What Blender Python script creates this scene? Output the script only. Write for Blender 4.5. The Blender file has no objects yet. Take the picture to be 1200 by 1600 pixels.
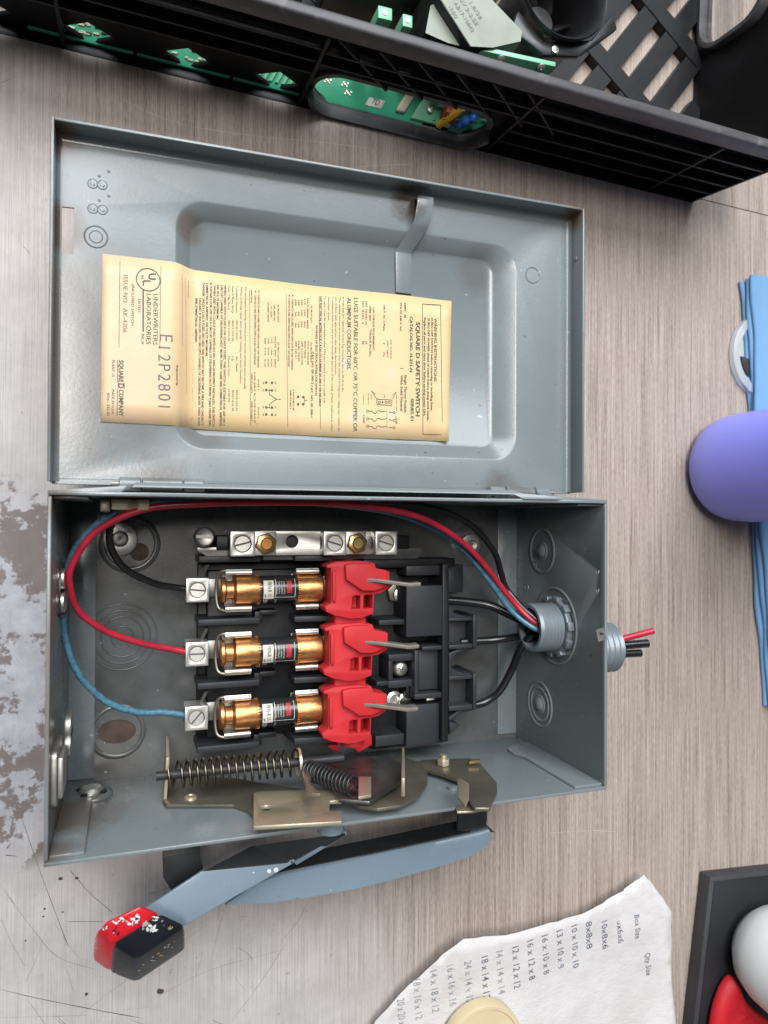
import bpy, bmesh, math, random
from mathutils import Vector, Matrix, geometry
random.seed(7)
SC = bpy.context.scene
COL = SC.collection

# ------------------------------------------------------------------ camera
CR = ((0.9444107947878575, -0.009174111878309285, -0.3286397516421182),
      (0.0055839752346278915, 0.9999140007051882, -0.011866356404725938),
      (0.32872035213647477, 0.009371598849138945, 0.9443808041390213))
CC = (30.24548314, -10.48077876, 386.43258373)      # millimetres
cam = bpy.data.cameras.new("Camera")
cam.sensor_fit = 'VERTICAL'; cam.sensor_height = 36.0; cam.sensor_width = 27.0
cam.lens = 36.0 * 1130 / 1600
cam.clip_start = 0.01; cam.clip_end = 50
cam.dof.use_dof = True; cam.dof.focus_distance = 0.36; cam.dof.aperture_fstop = 13
camo = bpy.data.objects.new("Camera", cam); COL.objects.link(camo)
m4 = Matrix(CR).to_4x4(); m4.translation = Vector(CC) * 0.001
camo.matrix_world = m4
SC.camera = camo

# ------------------------------------------------------------------ world and lamps (indoor, workshop ceiling lamps + far daylight opening)
W = bpy.data.worlds.new("World"); SC.world = W; W.use_nodes = True
bg = W.node_tree.nodes["Background"]
bg.inputs[0].default_value = (0.86, 0.93, 1.0, 1); bg.inputs[1].default_value = 0.115

def area(name, loc, target, sx, sy, power, col):
    L = bpy.data.lights.new(name, 'AREA'); L.shape = 'RECTANGLE'; L.size = sx; L.size_y = sy
    L.energy = power; L.color = col
    o = bpy.data.objects.new(name, L); COL.objects.link(o)
    o.location = loc
    d = Vector(target) - Vector(loc)
    o.rotation_euler = d.to_track_quat('-Z', 'Y').to_euler()
    return o
area("rooflight", (0.12, 1.56, 2.05), (0.1, 0.0, 0), 2.4, 1.5, 130, (0.92, 0.965, 1.0))
area("ceiling_lamp", (-0.27, 0.46, 2.3), (-0.2, 0.3, 0), 0.44, 0.60, 33, (1.0, 0.965, 0.92))

SC.view_settings.view_transform = 'Standard'; SC.view_settings.look = 'None'
SC.view_settings.exposure = -0.14; SC.view_settings.gamma = 1.0
SC.view_settings.use_curve_mapping = False
SC.cycles.use_denoising = True
SC.cycles.max_bounces = 8

# ------------------------------------------------------------------ measuring helpers: place a point seen in a direction at a known height / wall
def ray(x, y):
    a, b = (x - 600) / 1130, -(y - 800) / 1130
    return tuple(CR[i][0] * a + CR[i][1] * b - CR[i][2] for i in range(3))
def hit(x, y, i, v):
    d = ray(x, y); t = (v - CC[i]) / d[i]
    return tuple(CC[k] + d[k] * t for k in range(3))
def az(x, y, z): return hit(x, y, 2, z)
def ay(x, y, Y): return hit(x, y, 1, Y)
def ax(x, y, X): return hit(x, y, 0, X)

# ------------------------------------------------------------------ materials
MATS = {}
class NT:
    def __init__(s, name):
        s.m = bpy.data.materials.new(name); s.m.use_nodes = True
        s.t = s.m.node_tree; s.b = s.t.nodes["Principled BSDF"]; MATS[name] = s.m
        s.pos = None
    def n(s, typ, **k):
        o = s.t.nodes.new(typ)
        for a, v in k.items(): setattr(o, a, v)
        return o
    def L(s, a, b): s.t.links.new(a, b)
    def coord(s, scale=(1, 1, 1), world=False, off=(0, 0, 0)):
        if world: src = s.n('ShaderNodeNewGeometry').outputs['Position']
        else: src = s.n('ShaderNodeTexCoord').outputs['Object']
        mp = s.n('ShaderNodeMapping'); mp.inputs['Scale'].default_value = scale
        mp.inputs['Location'].default_value = off
        s.L(src, mp.inputs['Vector']); return mp.outputs[0]
    def noise(s, scale, detail=4, rough=.55, vec=None, world=False, stretch=(1, 1, 1), off=(0, 0, 0)):
        o = s.n('ShaderNodeTexNoise'); o.inputs['Scale'].default_value = scale
        o.inputs['Detail'].default_value = detail; o.inputs['Roughness'].default_value = rough
        s.L(vec if vec is not None else s.coord(stretch, world, off), o.inputs['Vector']); return o.outputs['Fac']
    def ramp(s, fac, stops):
        o = s.n('ShaderNodeValToRGB'); e = o.color_ramp.elements
        while len(e) < len(stops): e.new(0.5)
        for el, (p, c) in zip(e, stops):
            el.position = p; el.color = (c, c, c, 1) if not hasattr(c, '__len__') else (*c[:3], 1)
        s.L(fac, o.inputs[0]); return o.outputs[0]
    def mix(s, fac, a, b, mode='MIX'):
        o = s.n('ShaderNodeMix', data_type='RGBA', blend_type=mode)
        for sock, v in ((o.inputs[0], fac), (o.inputs[6], a), (o.inputs[7], b)):
            if hasattr(v, 'is_linked') or hasattr(v, 'links'): s.L(v, sock)
            elif hasattr(v, '__len__'): sock.default_value = (*v[:3], 1)
            else: sock.default_value = v
        return o.outputs[2]
    def math(s, op, a, b=None, c=None, clamp=False):
        o = s.n('ShaderNodeMath', operation=op); o.use_clamp = clamp
        for i, v in enumerate((a, b, c)):
            if v is None: continue
            if hasattr(v, 'links'): s.L(v, o.inputs[i])
            else: o.inputs[i].default_value = v
        return o.outputs[0]
    def near(s, p, r0, r1):      # 1 inside r0 of the world point p (mm), 0 beyond r1
        o = s.n('ShaderNodeVectorMath', operation='DISTANCE')
        s.L(s.n('ShaderNodeNewGeometry').outputs['Position'], o.inputs[0])
        o.inputs[1].default_value = tuple(v * .001 for v in p)
        mr = s.n('ShaderNodeMapRange'); mr.interpolation_type = 'SMOOTHSTEP'
        s.L(o.outputs['Value'], mr.inputs[0])
        mr.inputs[1].default_value = r0 * .001; mr.inputs[2].default_value = r1 * .001
        mr.inputs[3].default_value = 1; mr.inputs[4].default_value = 0
        return mr.outputs[0]
    def bump(s, h, strength=.2, dist=.0003):
        o = s.n('ShaderNodeBump'); o.inputs['Strength'].default_value = strength
        o.inputs['Distance'].default_value = dist; s.L(h, o.inputs['Height'])
        s.L(o.outputs[0], s.b.inputs['Normal'])
    def set(s, color=None, rough=None, metal=None, **k):
        for nme, v in (('Base Color', color), ('Roughness', rough), ('Metallic', metal), *k.items()):
            if v is None: continue
            i = s.b.inputs[nme.replace('_', ' ')] if nme.replace('_', ' ') in s.b.inputs else s.b.inputs[nme]
            if hasattr(v, 'links'): s.L(v, i)
            elif hasattr(v, '__len__') and len(v) == 3 and i.type == 'RGBA': i.default_value = (*v, 1)
            else: i.default_value = v
        return s

def simple(name, col, rough=.45, metal=0, var=.25, vscale=60, bscale=400, bstr=.08, col2=None, rvar=.12, **k):
    s = NT(name)
    nz = s.noise(vscale, 5)
    c2 = col2 if col2 else tuple(c * (1 - var) for c in col)
    s.set(color=s.mix(s.ramp(nz, [(.35, 0), (.68, 1)]), col, c2), metal=metal, **k)
    r = s.n('ShaderNodeMapRange'); s.L(s.noise(vscale * 2.3, 4), r.inputs[0])
    r.inputs[3].default_value = max(.03, rough - rvar); r.inputs[4].default_value = min(1, rough + rvar)
    s.L(r.outputs[0], s.b.inputs['Roughness'])
    if bstr: s.bump(s.noise(bscale, 3), bstr)
    return s.m

# laminate bench top: fine streaks along y, worn pale to the left and front
def mat_table():
    s = NT('laminate')
    fine = s.noise(1, 3, .6, world=True, stretch=(1900, 22, 1))
    mid = s.noise(1, 3, .6, world=True, stretch=(620, 7, 1))
    wide = s.noise(1, 2, .5, world=True, stretch=(42, 4, 1))
    speck = s.noise(1, 2, .5, world=True, stretch=(2400, 260, 1))
    h = s.math('ADD', s.math('MULTIPLY', fine, .44), s.math('MULTIPLY', mid, .34))
    h = s.math('ADD', h, s.math('MULTIPLY', wide, .06))
    h = s.math('ADD', h, s.math('MULTIPLY', speck, .26))
    base = s.ramp(h, [(.40, (.135, .100, .082)), (.50, (.265, .212, .180)), (.58, (.36, .297, .258)), (.68, (.45, .38, .335))])
    # wear
    g = s.n('ShaderNodeNewGeometry'); sep = s.n('ShaderNodeSeparateXYZ'); s.L(g.outputs['Position'], sep.inputs[0])
    xb = s.math('MULTIPLY_ADD', sep.outputs['Y'], -.40, .045)
    d = s.math('SUBTRACT', xb, sep.outputs['X'])
    wn = s.noise(9, 5, .65, world=True)
    d = s.math('MULTIPLY_ADD', s.math('SUBTRACT', wn, .5), .12, d)
    mr = s.n('ShaderNodeMapRange'); mr.interpolation_type = 'SMOOTHSTEP'; s.L(d, mr.inputs[0])
    mr.inputs[1].default_value = -.085; mr.inputs[2].default_value = .06; mr.inputs[4].default_value = .80
    wear = mr.outputs[0]
    wcol = s.mix(s.ramp(s.noise(38, 6, .7, world=True), [(.35, 0), (.65, 1)]), (.53, .505, .50), (.40, .385, .385))
    wcol = s.mix(s.math('MULTIPLY', s.ramp(fine, [(.4, 1), (.58, 0)]), .3), wcol, (.26, .23, .22))
    c = s.mix(wear, base, wcol)
    # chipped dark patches by the box's left end, on a bluish worn ground
    zone = s.near((-36, -85, 0), 60, 112)
    blue = s.mix(s.math('MULTIPLY', zone, .8), c, s.mix(s.ramp(s.noise(70, 6, .7, world=True), [(.35, 0), (.65, 1)]), (.36, .375, .42), (.23, .235, .26)))
    pn = s.noise(44, 9, .68, world=True, off=(.37, .12, 0))
    pm = s.math('MULTIPLY', s.ramp(pn, [(.495, 0), (.53, 1)]), s.ramp(zone, [(.18, 0), (.4, 1)]))
    pcol = s.mix(s.noise(90, 4, world=True), (.075, .055, .050), (.17, .135, .125))
    c = s.mix(s.math('MULTIPLY', pm, .9), blue, pcol)
    # small dirt specks everywhere in the worn area
    sp = s.ramp(s.noise(210, 3, .5, world=True), [(.70, 0), (.735, 1)])
    c = s.mix(s.math('MULTIPLY', s.math('MULTIPLY', sp, wear), .55), c, (.16, .11, .09))
    s.set(color=c)
    r = s.n('ShaderNodeMapRange'); s.L(fine, r.inputs[0]); r.inputs[3].default_value = .50; r.inputs[4].default_value = .72
    s.L(r.outputs[0], s.b.inputs['Roughness'])
    s.bump(s.math('SUBTRACT', h, s.math('MULTIPLY', pm, .5)), .35, .0003)
    return s.m
mat_table()

def mat_enamel(name, col, grime=True):
    s = NT(name)
    nz = s.noise(14, 5, .6, world=True)
    c = s.mix(s.ramp(nz, [(.3, 0), (.7, 1)]), col, tuple(v * .86 for v in col))
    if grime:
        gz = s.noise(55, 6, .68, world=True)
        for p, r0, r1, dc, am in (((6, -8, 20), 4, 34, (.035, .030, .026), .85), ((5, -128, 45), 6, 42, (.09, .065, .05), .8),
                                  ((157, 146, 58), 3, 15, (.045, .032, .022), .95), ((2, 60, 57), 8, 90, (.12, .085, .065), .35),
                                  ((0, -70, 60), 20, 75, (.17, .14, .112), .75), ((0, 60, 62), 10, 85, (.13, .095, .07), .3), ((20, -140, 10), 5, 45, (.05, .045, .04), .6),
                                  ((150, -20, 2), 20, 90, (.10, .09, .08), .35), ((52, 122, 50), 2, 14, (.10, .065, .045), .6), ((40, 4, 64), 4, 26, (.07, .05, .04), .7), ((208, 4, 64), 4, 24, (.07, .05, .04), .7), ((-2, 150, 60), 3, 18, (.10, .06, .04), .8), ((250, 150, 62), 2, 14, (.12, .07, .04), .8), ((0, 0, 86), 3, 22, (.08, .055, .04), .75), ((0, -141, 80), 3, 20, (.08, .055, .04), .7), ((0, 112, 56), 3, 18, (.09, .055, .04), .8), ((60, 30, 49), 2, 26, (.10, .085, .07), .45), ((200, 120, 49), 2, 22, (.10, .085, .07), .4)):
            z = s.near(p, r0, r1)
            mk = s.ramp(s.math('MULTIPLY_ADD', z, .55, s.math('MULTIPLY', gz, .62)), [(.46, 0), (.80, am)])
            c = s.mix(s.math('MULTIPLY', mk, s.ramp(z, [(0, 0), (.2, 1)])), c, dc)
    if name == 'grimy_shaded_enamel':
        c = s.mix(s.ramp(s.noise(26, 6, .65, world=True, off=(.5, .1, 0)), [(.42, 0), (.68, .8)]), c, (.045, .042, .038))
    sp = s.ramp(s.noise(330, 2, .5, world=True), [(.735, 0), (.76, .7)])
    c = s.mix(sp, c, (.06, .05, .045))
    lt = s.ramp(s.noise(260, 2, .5, world=True, off=(3, 1, 2)), [(.74, 0), (.77, .5)])
    c = s.mix(lt, c, (.45, .48, .48))
    s.set(color=c)
    r = s.n('ShaderNodeMapRange'); s.L(s.noise(40, 5, .6, world=True), r.inputs[0])
    r.inputs[3].default_value = .17; r.inputs[4].default_value = .36
    s.L(r.outputs[0], s.b.inputs['Roughness'])
    s.bump(s.math('ADD', s.noise(620, 2, .5, world=True), s.math('MULTIPLY', s.noise(90, 2, world=True), .5)), .10, .0003)
    return s.m
ENAM = mat_enamel('grey_enamel', (.176, .203, .211))
mat_enamel('grimy_shaded_enamel', (.098, .103, .105))  # back panel copy: interior shade darkens the base colour, plus grime blotches
ENAM2 = mat_enamel('grey_enamel_handle', (.200, .262, .318), grime=False)

simple('zinc', (.68, .66, .62), .40, .95, .25, 90, 500, .08)
simple('zinc_dull', (.50, .48, .45), .45, .85, .4, 90, 500, .1)
simple('aluminium', (.66, .64, .60), .42, .9, .22, 120, 700, .10)
simple('steel_dull', (.36, .35, .34), .42, 1, .4, 70, 500, .1)
simple('blade_steel', (.17, .17, .165), .5, .35, .6, 160, 500, .15, col2=(.30, .24, .18))
simple('chromate', (.50, .43, .31), .40, .65, .3, 45, 300, .08, col2=(.40, .36, .27))
simple('chromate_dark', (.26, .235, .18), .40, .75, .3, 45, 300, .08, col2=(.17, .155, .125))
simple('brass', (.62, .46, .20), .32, 1, .5, 200, 600, .1, col2=(.33, .24, .10))
simple('copper', (.66, .33, .135), .36, .9, .4, 230, 900, .12, col2=(.42, .18, .065))
simple('spring_steel', (.24, .195, .125), .34, 1, .4, 120, 500, .05)
simple('copper_dark', (.60, .26, .09), .35, 1, .4, 170, 900, .08)
simple('bakelite', (.011, .0115, .013), .45, 0, .3, 60, 700, .15, Specular_IOR_Level=.28)
simple('bakelite_worn', (.026, .027, .031), .5, 0, .35, 50, 700, .15, Specular_IOR_Level=.35)
simple('bracket_shade', (.028, .031, .034), .5, 0, .4, 60, 500, .15, Specular_IOR_Level=.35)  # near-black stands in for the box's shadow on guard and lever
simple('black_pvc', (.012, .012, .013), .24, 0, .2, 80, 300, .05)
simple('red_pvc', (.47, .020, .045), .34, 0, .35, 90, 300, .05)
simple('blue_pvc', (.085, .215, .295), .36, 0, .3, 420, 300, .05, col2=(.035, .10, .15))
simple('red_plastic', (.50, .020, .027), .58, 0, .22, 40, 900, .12, Specular_IOR_Level=.35)
simple('knob_red', (.52, .012, .022), .25, 0, .3, 60, 500, .1)
simple('knob_black', (.010, .011, .015), .33, 0, .3, 60, 300, .25, Specular_IOR_Level=.35)
simple('paint_splash', (.78, .78, .76), .5, 0, .3, 300, 900, .1)
simple('paint_yellow', (.42, .30, .08), .5, 0, .4, 300, 900, .1)
simple('paint_grey', (.33, .32, .30), .55, 0, .4, 300, 900, .1)
simple('cream_plastic', (.50, .44, .28), .45, 0, .3, 60, 400, .06)
simple('fuse_black', (.022, .022, .024), .22, 0, .2, 80, 400, .04)
simple('print_white', (.72, .70, .66), .4, 0, .35, 400, 600, .03)
simple('print_cream', (.66, .64, .55), .4, 0, .2, 300, 600, .03)
simple('print_red', (.50, .025, .04), .35, 0, .3, 300, 600, .03)
simple('ink', (.030, .026, .024), .6, 0, .8, 500, 600, 0, col2=(.10, .08, .06))
simple('ink_light', (.13, .10, .075), .6, 0, .5, 500, 600, 0, col2=(.22, .17, .12))
simple('stamp_ink', (.075, .055, .075), .6, 0, .8, 600, 600, 0, col2=(.19, .14, .16))
simple('crate_black', (.0085, .0085, .0095), .42, 0, .3, 30, 500, .2, Specular_IOR_Level=.3)
def mat_rim():
    s = NT('crate_scuffed')
    n1 = s.noise(1, 5, .65, stretch=(14, 60, 60)); n2 = s.noise(120, 5, .6)
    c = s.mix(s.ramp(n1, [(.4, 0), (.65, 1)]), (.050, .048, .052), (.10, .095, .10))
    c = s.mix(s.ramp(n2, [(.6, 0), (.72, .5)]), c, (.20, .19, .19))
    s.set(color=c, rough=.5); s.bump(n2, .3, .0004); return s.m
mat_rim()
simple('pcb_green', (.035, .30, .16), .35, 0, .35, 30, 500, .05, col2=(.05, .36, .22))
simple('pcb_dark', (.012, .07, .035), .35, 0, .35, 30, 500, .05)
simple('pcb_pale', (.20, .52, .33), .35, 0, .3, 30, 500, .05)
simple('pcb_pad', (.72, .66, .50), .4, .4, .3, 300)
simple('component_cream', (.55, .52, .40), .5)
simple('label_yellow', (.80, .46, .03), .45, 0, .1)
simple('red_block', (.40, .07, .03), .45)
simple('blue_sleeve', (.03, .16, .60), .3)
simple('adapter_label', (.27, .295, .245), .5, 0, .18, 40)
simple('fan_black', (.020, .020, .022), .35, 0, .3)
simple('grey_print', (.20, .21, .19), .6)
def mat_bottle():
    s = NT('violet_plastic')
    s.set(color=(.30, .315, .95), rough=.30)
    s.b.inputs['Subsurface Weight'].default_value = .6
    s.b.inputs['Subsurface Radius'].default_value = (.02, .025, .06)
    s.b.inputs['Subsurface Scale'].default_value = .5
    s.bump(s.noise(700, 2), .08, .0002); return s.m
mat_bottle()
def mat_cloth():
    s = NT('blue_microfibre')
    n = s.noise(1400, 2, .7)
    s.set(color=s.mix(s.noise(60, 4), (.125, .285, .50), (.165, .35, .58)), rough=.95)
    s.b.inputs['Sheen Weight'].default_value = .5
    s.bump(s.math('ADD', n, s.math('MULTIPLY', s.noise(160, 3), .6)), .8, .0008); return s.m
mat_cloth()
def mat_paper(name, c1, c2, sc=20):
    s = NT(name)
    n = s.noise(sc, 5, .6)
    s.set(color=s.mix(s.ramp(n, [(.35, 0), (.7, 1)]), c1, c2), rough=.62)
    s.bump(s.math('ADD', s.math('MULTIPLY', s.noise(900, 2), .15), s.noise(55, 4, .6)), .75, .0016); return s.m
mat_paper('white_paper', (.60, .575, .57), (.50, .475, .465))
def mat_labelpaper():
    s = NT('aged_label')
    n = s.noise(16, 5, .6, world=True)
    g = s.n('ShaderNodeSeparateXYZ'); s.L(s.n('ShaderNodeNewGeometry').outputs['Position'], g.inputs[0])
    c = s.mix(s.ramp(g.outputs['X'], [(.030, 0), (.060, 1)]), (.56, .395, .255), (.60, .43, .225))
    c = s.mix(s.ramp(n, [(.42, 0), (.72, .55)]), c, (.70, .53, .32))
    st = s.ramp(s.noise(34, 6, .65, world=True, off=(.7, .2, 0)), [(.56, 0), (.74, .5)])
    c = s.mix(st, c, (.50, .31, .15))
    for p in ((152, 63, 48), (151, 42, 48), (128, 66, 48), (133, 40, 48)):
        z = s.near(p, .5, 5)
        c = s.mix(s.math('MULTIPLY', z, .5), c, (.60, .47, .40))
    sp = s.ramp(s.noise(420, 2, .5, world=True), [(.73, 0), (.76, .5)])
    c = s.mix(sp, c, (.40, .25, .12))
    s.set(color=c, rough=.5); s.bump(s.math('ADD', s.noise(60, 3, world=True), s.math('MULTIPLY', s.noise(1, 2, world=True, stretch=(14, 130, 1)), .6)), .3, .0006); return s.m
mat_labelpaper()
simple('tape_tan', (.62, .50, .32), .5, 0, .12, 30)
simple('pad_black', (.020, .020, .023), .5, 0, .25, 40, 900, .2)
simple('pad_edge', (.045, .045, .05), .5, 0, .25, 40, 900, .2)
simple('white_plastic', (.78, .81, .82), .35, 0, .06, 20, 300, .03)
simple('red_fabric', (.62, .012, .025), .55, 0, .2, 50, 900, .3)
def mat_clear():
    s = NT('clear_plastic'); s.set(color=(.85, .88, .9), rough=.18)
    s.b.inputs['Transmission Weight'].default_value = .65; s.b.inputs['IOR'].default_value = 1.25
    return s.m
mat_clear()
simple('scratch_dark', (.10, .075, .065), .6)
simple('scratch_mid', (.24, .20, .19), .6)
simple('scratch_light', (.52, .48, .46), .6)
simple('conduit_grey', (.22, .255, .28), .38, .3, .2, 60, 500, .1)
simple('rust', (.085, .055, .042), .85, 0, .5, 90, 300, .4)
simple('copper_strand', (.70, .28, .10), .35, 1)

# ------------------------------------------------------------------ mesh builder (millimetres)
class MB:
    def __init__(s, xf=None): s.v = []; s.f = []; s.xf = xf
    def add(s, vs, fs):
        o = len(s.v)
        s.v += [s.xf(*p) if s.xf else tuple(p) for p in vs]
        s.f += [tuple(i + o for i in f) for f in fs]; return s
    def box(s, x0, x1, y0, y1, z0, z1):
        x0, x1 = sorted((x0, x1)); y0, y1 = sorted((y0, y1)); z0, z1 = sorted((z0, z1))
        return s.add([(x, y, z) for z in (z0, z1) for y in (y0, y1) for x in (x0, x1)],
                     [(0, 2, 3, 1), (4, 5, 7, 6), (0, 1, 5, 4), (2, 6, 7, 3), (0, 4, 6, 2), (1, 3, 7, 5)])
    def prism(s, pts, vec):
        n = len(pts); q = [tuple(p[i] + vec[i] for i in range(3)) for p in pts]
        tri = geometry.tessellate_polygon([[Vector(p) for p in pts]])
        fs = [tuple(t) for t in tri] + [tuple(i + n for i in reversed(t)) for t in tri]
        fs += [(i, (i + 1) % n, n + (i + 1) % n, n + i) for i in range(n)]
        return s.add(list(pts) + q, fs)
    def ngon(s, pts, vec):
        n = len(pts); q = [tuple(p[i] + vec[i] for i in range(3)) for p in pts]
        fs = [tuple(range(n)), tuple(range(2 * n - 1, n - 1, -1))]
        fs += [(i, (i + 1) % n, n + (i + 1) % n, n + i) for i in range(n)]
        return s.add(list(pts) + q, fs)
    def plate(s, outer, holes, to3, vec):
        loops = [list(outer)] + [list(h) for h in holes]
        flat = [p for l in loops for p in l]; n = len(flat)
        tri = geometry.tessellate_polygon([[Vector((p[0], p[1], 0)) for p in l] for l in loops])
        a = [to3(*p) for p in flat]; b = [tuple(p[i] + vec[i] for i in range(3)) for p in a]
        fs = [tuple(t) for t in tri] + [tuple(i + n for i in reversed(t)) for t in tri]
        o = 0
        for l in loops:
            k = len(l); fs += [(o + i, o + (i + 1) % k, n + o + (i + 1) % k, n + o + i) for i in range(k)]; o += k
        return s.add(a + b, fs)
    def tube(s, path, r, n=10, caps=True):
        P = [Vector(p) for p in path]; N = len(P)
        R = r if hasattr(r, '__len__') else [r] * N
        T = [(P[min(i + 1, N - 1)] - P[max(i - 1, 0)]).normalized() for i in range(N)]
        u = T[0].orthogonal().normalized(); vs = []; fs = []
        for i in range(N):
            u = (u - T[i] * u.dot(T[i])).normalized(); w = T[i].cross(u)
            for k in range(n):
                a = 2 * math.pi * k / n
                vs.append(tuple(P[i] + (u * math.cos(a) + w * math.sin(a)) * R[i]))
        for i in range(N - 1):
            for k in range(n):
                fs.append((i * n + k, i * n + (k + 1) % n, (i + 1) * n + (k + 1) % n, (i + 1) * n + k))
        if caps: fs += [tuple(range(n - 1, -1, -1)), tuple((N - 1) * n + k for k in range(n))]
        return s.add(vs, fs)
    def cyl(s, p0, p1, r, n=20): return s.tube([p0, p1], r, n)
    def lathe(s, prof, origin, axis=(0, 0, 1), n=28, closed=False, caps=False):
        A = Vector(axis).normalized(); u = A.orthogonal().normalized(); w = A.cross(u); O = Vector(origin)
        vs = []; fs = []; m = len(prof)
        for r, h in prof:
            for k in range(n):
                a = 2 * math.pi * k / n
                vs.append(tuple(O + A * h + (u * math.cos(a) + w * math.sin(a)) * r))
        for i in range(m - 1 if not closed else m):
            j = (i + 1) % m
            for k in range(n):
                fs.append((i * n + k, i * n + (k + 1) % n, j * n + (k + 1) % n, j * n + k))
        if caps:
            if prof[0][0] > 1e-6: fs.append(tuple(range(n - 1, -1, -1)))
            if prof[-1][0] > 1e-6: fs.append(tuple((m - 1) * n + k for k in range(n)))
        return s.add(vs, fs)
    def loft(s, rings, closed=True, cap0=False, cap1=False):
        n = len(rings[0]); fs = []
        for i in range(len(rings) - 1):
            for k in range(n if closed else n - 1):
                fs.append((i * n + k, i * n + (k + 1) % n, (i + 1) * n + (k + 1) % n, (i + 1) * n + k))
        if cap0: fs.append(tuple(range(n - 1, -1, -1)))
        if cap1: fs.append(tuple((len(rings) - 1) * n + k for k in range(n)))
        return s.add([p for r in rings for p in r], fs)
    def bar(s, p0, p1, wid, hgt, up=(0, 0, 1)):
        a, b = Vector(p0), Vector(p1); d = (b - a).normalized(); U = Vector(up)
        sd = d.cross(U).normalized() * wid / 2; uu = sd.cross(d).normalized() * hgt / 2
        vs = [tuple(p + sd * i + uu * j) for p in (a, b) for i, j in ((-1, -1), (1, -1), (1, 1), (-1, 1))]
        return s.add(vs, [(0, 3, 2, 1), (4, 5, 6, 7), (0, 1, 5, 4), (1, 2, 6, 5), (2, 3, 7, 6), (3, 0, 4, 7)])
    def mesh(s, name, bevel=0, seg=2, smooth=35, recalc=True):
        bm = bmesh.new()
        vv = [bm.verts.new((p[0] * .001, p[1] * .001, p[2] * .001)) for p in s.v]
        for f in s.f:
            try: bm.faces.new([vv[i] for i in f])
            except ValueError: pass
        bmesh.ops.remove_doubles(bm, verts=bm.verts, dist=1e-6)
        if recalc: bmesh.ops.recalc_face_normals(bm, faces=bm.faces)
        if bevel:
            es = [e for e in bm.edges if len(e.link_faces) == 2 and e.calc_face_angle(0) > math.radians(28)]
            bmesh.ops.bevel(bm, geom=es, offset=bevel * .001, segments=seg, profile=.5, affect='EDGES', clamp_overlap=True)
        if not bm.verts: bm.verts.new((0, 0, 0))
        lo = Vector([min(v.co[i] for v in bm.verts) for i in range(3)]); hi = Vector([max(v.co[i] for v in bm.verts) for i in range(3)])
        o = Vector(((lo.x + hi.x) / 2, (lo.y + hi.y) / 2, lo.z))
        for v in bm.verts: v.co -= o
        me = bpy.data.meshes.new(name); bm.to_mesh(me); bm.free()
        if smooth:
            me.polygons.foreach_set('use_smooth', [True] * len(me.polygons))
            me.set_sharp_from_angle(angle=math.radians(smooth))
        return me, o
    def build(s, name, mat, parent=None, bevel=0, seg=2, smooth=35, label=None, cat=None, group=None, kind=None, recalc=True):
        me, o = s.mesh(name, bevel, seg, smooth, recalc)
        me.materials.append(MATS[mat])
        ob = bpy.data.objects.new(name, me); COL.objects.link(ob)
        ob.location = o
        if parent: attach(ob, parent)
        tag(ob, label, cat, group, kind)
        return ob

WORLD = {}
def attach(ob, parent):
    wl = ob.location.copy(); WORLD[ob.name] = wl
    ob.parent = parent; ob.location = wl - wloc(parent)
def wloc(o):
    l = o.location.copy(); p = o.parent
    while p: l += p.location; p = p.parent
    return l
def tag(o, label=None, cat=None, group=None, kind=None):
    if label: o['label'] = label
    if cat: o['category'] = cat
    if group: o['group'] = group
    if kind: o['kind'] = kind
    return o
def thing(name, loc, label, cat, group=None):
    o = bpy.data.objects.new(name, None); COL.objects.link(o); o.location = Vector(loc) * .001
    o.empty_display_size = .01
    return tag(o, label, cat, group)
def copy_tree(o, off, parent=None):
    c = o.copy(); COL.objects.link(c)
    if parent: c.parent = parent
    else: c.location = o.location + Vector(off) * .001
    for ch in [x for x in bpy.data.objects if x.parent == o]: copy_tree(ch, (0, 0, 0), c)
    return c
def copy_part(o, off):          # same parent, moved
    c = o.copy(); COL.objects.link(c); c.location = o.location + Vector(off) * .001
    for ch in [x for x in bpy.data.objects if x.parent == o]:
        d = ch.copy(); COL.objects.link(d); d.parent = c
    return c
def spline(pts, n=8):
    P = [Vector(p) for p in pts]; P = [P[0] * 2 - P[1]] + P + [P[-1] * 2 - P[-2]]; out = []
    for i in range(1, len(P) - 2):
        for k in range(n):
            t = k / n; a, b, c, d = P[i - 1:i + 3]
            out.append(tuple(.5 * ((2 * b) + (c - a) * t + (2 * a - 5 * b + 4 * c - d) * t * t + (3 * b - a - 3 * c + d) * t ** 3)))
    out.append(tuple(P[-2])); return out
def circ(cx, cy, r, n=20, a0=0, a1=2 * math.pi):
    full = abs(a1 - a0 - 2 * math.pi) < 1e-6
    return [(cx + r * math.cos(a0 + (a1 - a0) * i / (n if full else n - 1)), cy + r * math.sin(a0 + (a1 - a0) * i / (n if full else n - 1))) for i in range(n)]
def rrect(x0, x1, y0, y1, r, n=6):
    out = []
    for cx, cy, a in ((x1 - r, y1 - r, 0), (x0 + r, y1 - r, 90), (x0 + r, y0 + r, 180), (x1 - r, y0 + r, 270)):
        for i in range(n):
            t = math.radians(a + 90 * i / (n - 1)); out.append((cx + r * math.cos(t), cy + r * math.sin(t)))
    return out
XY = lambda z: (lambda x, y: (x, y, z))
XZ = lambda y: (lambda x, z: (x, y, z))
YZ = lambda x: (lambda y, z: (x, y, z))

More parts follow.
